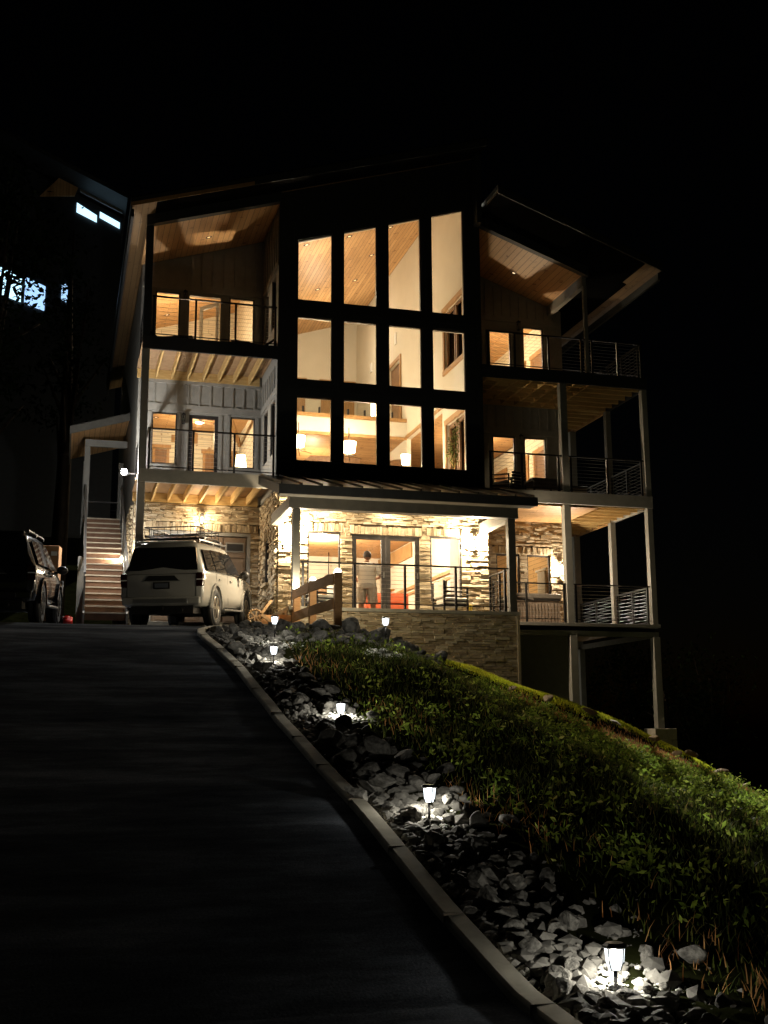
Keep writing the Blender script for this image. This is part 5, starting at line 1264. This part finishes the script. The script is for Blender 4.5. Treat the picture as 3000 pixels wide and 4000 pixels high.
# ================================================================= PERSON
def person(loc, rz):
    t = empty('person', loc, rz); tag(t, 'person in white short sleeved shirt and pale shorts standing behind the glass porch door', 'person')
    J = dict(pel=(0, 0, .96), sp=(0, -.01, 1.12), ch=(0, 0, 1.34), nb=(0, .01, 1.50), nk=(.01, .04, 1.57),
             ls=(-.19, 0, 1.44), le=(-.27, .02, 1.16), lw=(-.16, .22, 1.05), rs=(.19, 0, 1.43), re=(.31, .0, 1.17), rw=(.20, .22, 1.12),
             lh=(-.10, 0, .90), lk=(-.12, .03, .50), la=(-.12, -.02, .09), lt=(-.13, .15, .04), rh=(.10, 0, .90), rk=(.13, .03, .50), ra=(.14, -.02, .09), rt=(.16, .15, .04))
    rad = dict(pel=.155, sp=.145, ch=.165, nb=.085, nk=.062, ls=.075, le=.05, lw=.032, rs=.075, re=.05, rw=.032, lh=.105, lk=.065, la=.042, lt=.038, rh=.105, rk=.065, ra=.042, rt=.038)
    ed = [('pel', 'sp'), ('sp', 'ch'), ('ch', 'nb'), ('nb', 'nk'), ('ch', 'ls'), ('ls', 'le'), ('le', 'lw'), ('ch', 'rs'), ('rs', 're'), ('re', 'rw'), ('pel', 'lh'), ('lh', 'lk'), ('lk', 'la'), ('la', 'lt'), ('pel', 'rh'), ('rh', 'rk'), ('rk', 'ra'), ('ra', 'rt')]
    # palm and five fingers on each hand
    for s, wr in (('l', 'lw'), ('r', 'rw')):
        sg = -1 if s == 'l' else 1; wx, wy, wz = J[wr]
        J[s+'p'] = (wx-sg*.03, wy+.075, wz-.005); rad[s+'p'] = .026; ed.append((wr, s+'p'))
        for k, (dx, ln) in enumerate(((-.030, .075), (-.011, .088), (.010, .082), (.030, .065))):
            b, e, f = f'{s}f{k}b', f'{s}f{k}m', f'{s}f{k}t'
            J[b] = (wx-sg*.04+dx, wy+.11, wz-.008); J[e] = (wx-sg*.045+dx, wy+.11+ln*.5, wz-.02); J[f] = (wx-sg*.05+dx, wy+.11+ln*.8, wz-.05)
            for q_ in (b, e, f): rad[q_] = .009
            ed += [(s+'p', b), (b, e), (e, f)]
        J[s+'th'] = (wx-sg*.065, wy+.09, wz+.01); rad[s+'th'] = .010; J[s+'tt'] = (wx-sg*.08, wy+.125, wz+.005); rad[s+'tt'] = .009; ed += [(s+'p', s+'th'), (s+'th', s+'tt')]
    names = list(J); me = bpy.data.meshes.new('body'); me.from_pydata([J[n_] for n_ in names], [(names.index(a), names.index(b)) for a, b in ed], [])
    skin = noisy('skin', (.30, .16, .10), (.36, .20, .13), 8, .55, .1, .001, obj=True); me.materials.append(skin)
    o = bpy.data.objects.new('body', me); COL.objects.link(o); o.parent = t
    o.modifiers.new('skin', 'SKIN'); sv_ = me.skin_vertices[0].data if me.skin_vertices else None
    if sv_ is None:
        bm = bmesh.new(); bm.from_mesh(me); bm.verts.layers.skin.verify(); bm.to_mesh(me); bm.free(); sv_ = me.skin_vertices[0].data
    for i, n_ in enumerate(names): sv_[i].radius = (rad[n_], rad[n_]*(.72 if n_ in ('pel', 'sp', 'ch') else 1)); sv_[i].use_root = (n_ == 'pel')
    s_ = o.modifiers.new('sub', 'SUBSURF'); s_.levels = 2; s_.render_levels = 2
    dg = bpy.context.evaluated_depsgraph_get(); ev = bpy.data.meshes.new_from_object(o.evaluated_get(dg)); o.modifiers.clear()
    # head joined onto the neck in the same mesh
    bm = bmesh.new(); bm.from_mesh(ev)
    hd = bmesh.ops.create_uvsphere(bm, u_segments=24, v_segments=18, radius=.1)['verts']
    for v in hd:
        x, y, z = v.co; z *= 1.22; x *= .80; y *= .98
        if z < -.02: x *= 1-.22*min(1, (-z-.02)/.1); y *= 1-.1*min(1, (-z-.02)/.1)
        if y > .06 and abs(x) < .02 and -.045 < z < .03: y += .020*(1-abs(x)/.02)
        if y > .05 and .01 < z < .035 and .015 < abs(x) < .045: y -= .010
        if y > .06 and -.075 < z < -.055 and abs(x) < .035: y -= .006
        v.co = Vector((x, y, z))
    for s in (-1, 1):
        er = bmesh.ops.create_uvsphere(bm, u_segments=8, v_segments=6, radius=.03)['verts']
        for v in er: v.co = Vector((v.co.x*.35+s*.083, v.co.y*.6-.005, v.co.z))
        hd += er
    rot = Matrix.Rotation(R(-22), 4, 'X') @ Matrix.Rotation(R(-14), 4, 'Z')
    for v in hd: v.co = (rot @ v.co)+Vector((.02, .07, 1.685))
    bm.to_mesh(ev); bm.free(); ev.materials.clear(); ev.materials.append(skin)
    ev.polygons.foreach_set('use_smooth', [True]*len(ev.polygons)); o.data = ev
    q = MB(True); q.lathe((0, 0, 0), [(.0, .128), (.045, .12), (.076, .09), (.090, .045), (.092, .0), (.086, -.045), (.07, -.085)], 22, sx=.92, sy=1.1)
    q.v = [tuple((rot @ Vector((a, b-.012-(.0 if c > .04 else .012), c)))+Vector((.02, .07, 1.685))) for a, b, c in q.v]; q.build('hair', mat('dark_hair', (.012, .009, .008), .8), t, recalc=False)
    sh = noisy('striped_shirt', (.70, .67, .60), (.76, .73, .66), 20, .85, .2, .002, obj=True)
    q = MB(True); q.lathe((0, 0, 0), [(.205, .88), (.20, .98), (.185, 1.12), (.205, 1.30), (.215, 1.40), (.17, 1.475), (.075, 1.515)], 28, sx=1, sy=.66)
    q.lathe((0, 0, 0), [(.206, .882), (.198, .886)], 28, sx=1, sy=.66); q.build('shirt', sh, t, recalc=False)
    for s, e_ in ((-1, 'le'), (1, 're')):
        q = MB(True); a = Vector(J['ls' if s < 0 else 'rs']); b = Vector(J[e_]); q.cyl(a+(a-b)*.1, a.lerp(b, .82), .088, .078, 16, caps=False); q.build('sleeve', sh, t, recalc=False)
    st_ = noisy('pale_shorts', (.42, .40, .36), (.50, .48, .44), 16, .9, .2, .002, obj=True)
    q = MB(True); q.lathe((0, 0, 0), [(.185, 1.0), (.20, .93), (.20, .84)], 24, sx=1, sy=.7)
    for s in (-1, 1): q.cyl((s*.10, 0, .88), (s*.125, .02, .50), .112, .105, 18, caps=False)
    q.build('shorts', st_, t, recalc=False)
    for s in (-1, 1):
        q = MB(True); q.box(s*.14-.045, s*.14+.045, -.07, .20, 0, .085); q.build('shoe', MT['black'], t, bevel=.025)
    return t
person((6.60, 24.98, 2.45), R(-8)).scale = (1.22, 1.1, 1.03)

# ================================================================= NEIGHBOUR UP THE HILL
NB = empty('hillside_house', (0, 48, 10)); tag(NB, 'dark house up the hill at the left with cool white slanted panes', 'house')
cw = mat('cool_lit_room', (.5, .6, .65), .8, emit=(.50, .80, 1.0), estr=1.8); cb = mat('television_glow', (.3, .4, .7), .8, emit=(.40, .66, 1.0), estr=1.3)
q = MB(); q.extrude([(-9, 48.3, 8), (1.62, 48.3, 8), (1.62, 48.3, 22.4), (-9, 48.3, 27.2)], (0, 8, 0)); part(q, 'wall', 'siding_dark', NB)
q = MB(); q.extrude([(-9, 46.6, 27.25), (1.75, 46.6, 22.55), (1.75, 46.6, 22.75), (-9, 46.6, 27.45)], (0, 10, 0)); rr = part(q, 'roof', 'siding_dark', NB)
q = MB(); q.extrude([(-.22, 48.0, 23.28), (1.60, 48.0, 22.5), (1.60, 48.0, 22.72), (-.22, 48.0, 23.55)], (0, .1, 0)); part(q, 'fascia', 'trim', rr)
q = MB(); q.extrude([(-1.9, 47.9, 22.8), (-.45, 47.9, 23.0), (-.32, 47.9, 23.4), (-1.14, 47.9, 23.75)], (0, .05, 0)); part(q, 'soffit', 'soffit', rr)
def nwin(pts, m_):
    q = MB(); q.extrude([(x, 48.24, z) for x, z in pts], (0, .03, 0)); part(q, 'window', m_, NB)
nwin([(-.34, 22.42), (.53, 22.04), (.53, 22.36), (-.34, 22.86)], cw); nwin([(.65, 22.28), (1.52, 21.86), (1.52, 22.14), (.65, 22.56)], cw)
nwin([(-3.4, 18.35), (-2.44, 18.05), (-2.44, 19.25), (-3.4, 19.55)], cw); nwin([(-2.30, 18.0), (-1.46, 17.75), (-1.46, 18.85), (-2.30, 19.2)], cb); nwin([(-.80, 18.3), (-.50, 18.2), (-.50, 19.0), (-.80, 19.1)], cb)

# ================================================================= LAMPS
def lantern(x, y, z, ax, lit, power=0, col=(1, .76, .48), label=None, gl=12):
    """wall lantern: back plate, cage, glass; ax = outward direction"""
    ax = Vector(ax); q = MB(); c = Vector((x, y, z))+ax*.09
    q.box(c.x-.045, c.x+.045, c.y-.045, c.y+.045, z+.10, z+.12); q.box(c.x-.035, c.x+.035, c.y-.035, c.y+.035, z-.12, z-.105)
    for sx in (-1, 1):
        for sy in (-1, 1): q.cyl((c.x+sx*.032, c.y+sy*.032, z-.11), (c.x+sx*.042, c.y+sy*.042, z+.11), .004, n=5)
    q.beam(Vector((x, y, z+.05)), Vector((c.x, c.y, z+.13)), .015, .015); q.cyl((c.x, c.y, z+.12), (c.x, c.y, z+.16), .03, .008, 8)
    s = part(q, 'wall_lantern', 'black')
    g = MB(); g.lathe((c.x, c.y, z), [(.012, -.09), (.022, -.04), (.022, .03), (.010, .07)], 10); part(g, 'lamp_glass', glow('lantern_bulb', col, gl) if lit else MT['railglass'], s, recalc=False)
    if power: p = Vector((x, y, z))+ax*.17; light('POINT', (p.x, p.y, p.z), power, col, .05, s)
    return s
WARM = (1, .80, .53)
lantern(4.70, 23.94, 4.25, (0, -1, 0), True, 700, WARM); lantern(8.86, 23.94, 4.22, (0, -1, 0), True, 850, WARM)
lantern(2.94, 26.12, 4.86, (0, -1, 0), True, 75, (1, .78, .50)); lantern(1.66, 26.12, 4.05, (0, -1, 0), True, 60, (1, .88, .68))
lantern(1.31, 27.2, 4.05, (-1, 0, 0), True, 60, (1, .88, .68)); lantern(11.93, 26.12, 4.02, (0, -1, 0), True, 230, (1, .84, .62), gl=60)
lantern(2.46, 26.19, 7.25, (0, -1, 0), False); lantern(2.42, 26.19, 10.3, (0, -1, 0), False); lantern(10.96, 26.19, 7.3, (0, -1, 0), False); lantern(10.98, 26.19, 10.35, (0, -1, 0), False)
# recessed lights of the porch ceiling
for x, pw in ((5.45, 90), (6.85, 150), (8.1, 90)):
    q = MB(); q.cyl((x, 23.62, 5.08), (x, 23.62, 5.12), .06, n=14); c_ = part(q, 'recessed_light', glow('porch_can', (1, .85, .6), 18))
    light('SPOT', (x, 23.6, 5.05), pw, WARM, .05, c_, spot=130, aim=(0, .25, -1))
# flood light on the corner: bracket, head, lens
q = MB(); q.beam((1.34, 24.9, 5.60), (1.09, 24.9, 5.60), .03, .03); q.box(1.04, 1.16, 24.88, 24.97, 5.56, 5.69); fl = part(q, 'flood_light', 'black')
q = MB(); q.lathe((1.10, 24.85, 5.625), [(.0, -.045), (.04, -.035), (.062, 0), (.06, .03)], 16, 'y'); part(q, 'lamp_glass', glow('flood_lens', (.85, .95, 1), 220), fl, recalc=False)
light('POINT', (1.02, 24.76, 5.64), 560, (1, .98, .93), .06, fl)
# rooms: lamp glows, plus added point lights without fixtures
GWC = (1, .84, .60)
def room(x, y, z, p, col=WARM, s=.12): light('POINT', (x, y, z), p, col, s, H, name='room_light')
room(6.2, 27.3, 11.2, 100, GWC); room(7.4, 31.5, 11.4, 135, GWC); room(6.0, 31.0, 9.6, 45, GWC)
room(5.62, 28.2, 7.62, 130, s=.06); room(7.02, 28.4, 7.62, 130, s=.06); room(8.22, 27.2, 7.08, 20, s=.06); room(8.13, 29.9, 9.2, 14, s=.06)
room(6.6, 31.2, 7.2, 150); room(8.05, 24.42, 5.95, 60); room(10.5, 28.3, 7.4, 200); room(10.4, 28.0, 10.1, 170); room(10.6, 27.3, 8.75, 230, s=.05)  # second one is a fill added for the potted tree
room(2.9, 28.0, 7.35, 170); room(2.6, 28.8, 10.2, 140); room(3.95, 26.8, 6.5, 30); room(2.8, 27.4, 8.75, 170, s=.05)
room(6.6, 29.8, 4.85, 560, GWC); room(7.6, 26.3, 4.7, 420, GWC); room(5.4, 26.2, 4.7, 330, GWC); room(10.6, 28.2, 4.6, 90); room(6.25, 24.4, 4.9, 70, GWC, s=.06)  # last one is a fill added in front of the person
t = empty('added_uplighter', (7.2, 26.3, 5.45)); tag(t, 'unseen uplighter added on the floor to light the porch ceilings', 'lamp')  # added lamp hidden below the sills, throws patches on the porch ceilings
part(rod((7.2, 26.3, 5.47), (7.2, 26.3, 6.1), r=.015), 'pole', 'black', t); part(shade(7.2, 26.3, 6.1, 6.16, .05, .12), 'bowl', 'black', t, recalc=False); q = MB(); q.cyl((7.2, 26.3, 5.452), (7.2, 26.3, 5.48), .14, n=16); part(q, 'base', 'black', t)
light('POINT', (7.2, 26.3, 6.22), 350, WARM, .04, t)
light('SPOT', (7.2, 26.3, 6.25), 1500, WARM, .04, t, spot=42, aim=(-2.88, -1.15, 3.6), blend=.3)  # added spot from the hidden uplighter towards the left side window
q = MB(); q.cyl((3.92, 26.75, 6.3), (3.92, 26.75, 6.62), .14, .11, 18, caps=False); t = empty('table_lamp', (3.92, 26.75, 5.45)); tag(t, 'very bright table lamp in the right window of the lower left balcony', 'lamp'); part(q, 'lamp_shade', GW, t, recalc=False); part(rod((3.92, 26.75, 5.9), (3.92, 26.75, 6.32), r=.03), 'base', 'trimwood', t); q = MB(); q.box(3.7, 4.15, 26.5, 27.0, 5.46, 5.9); part(q, 'side_table', 'doorwood', t)
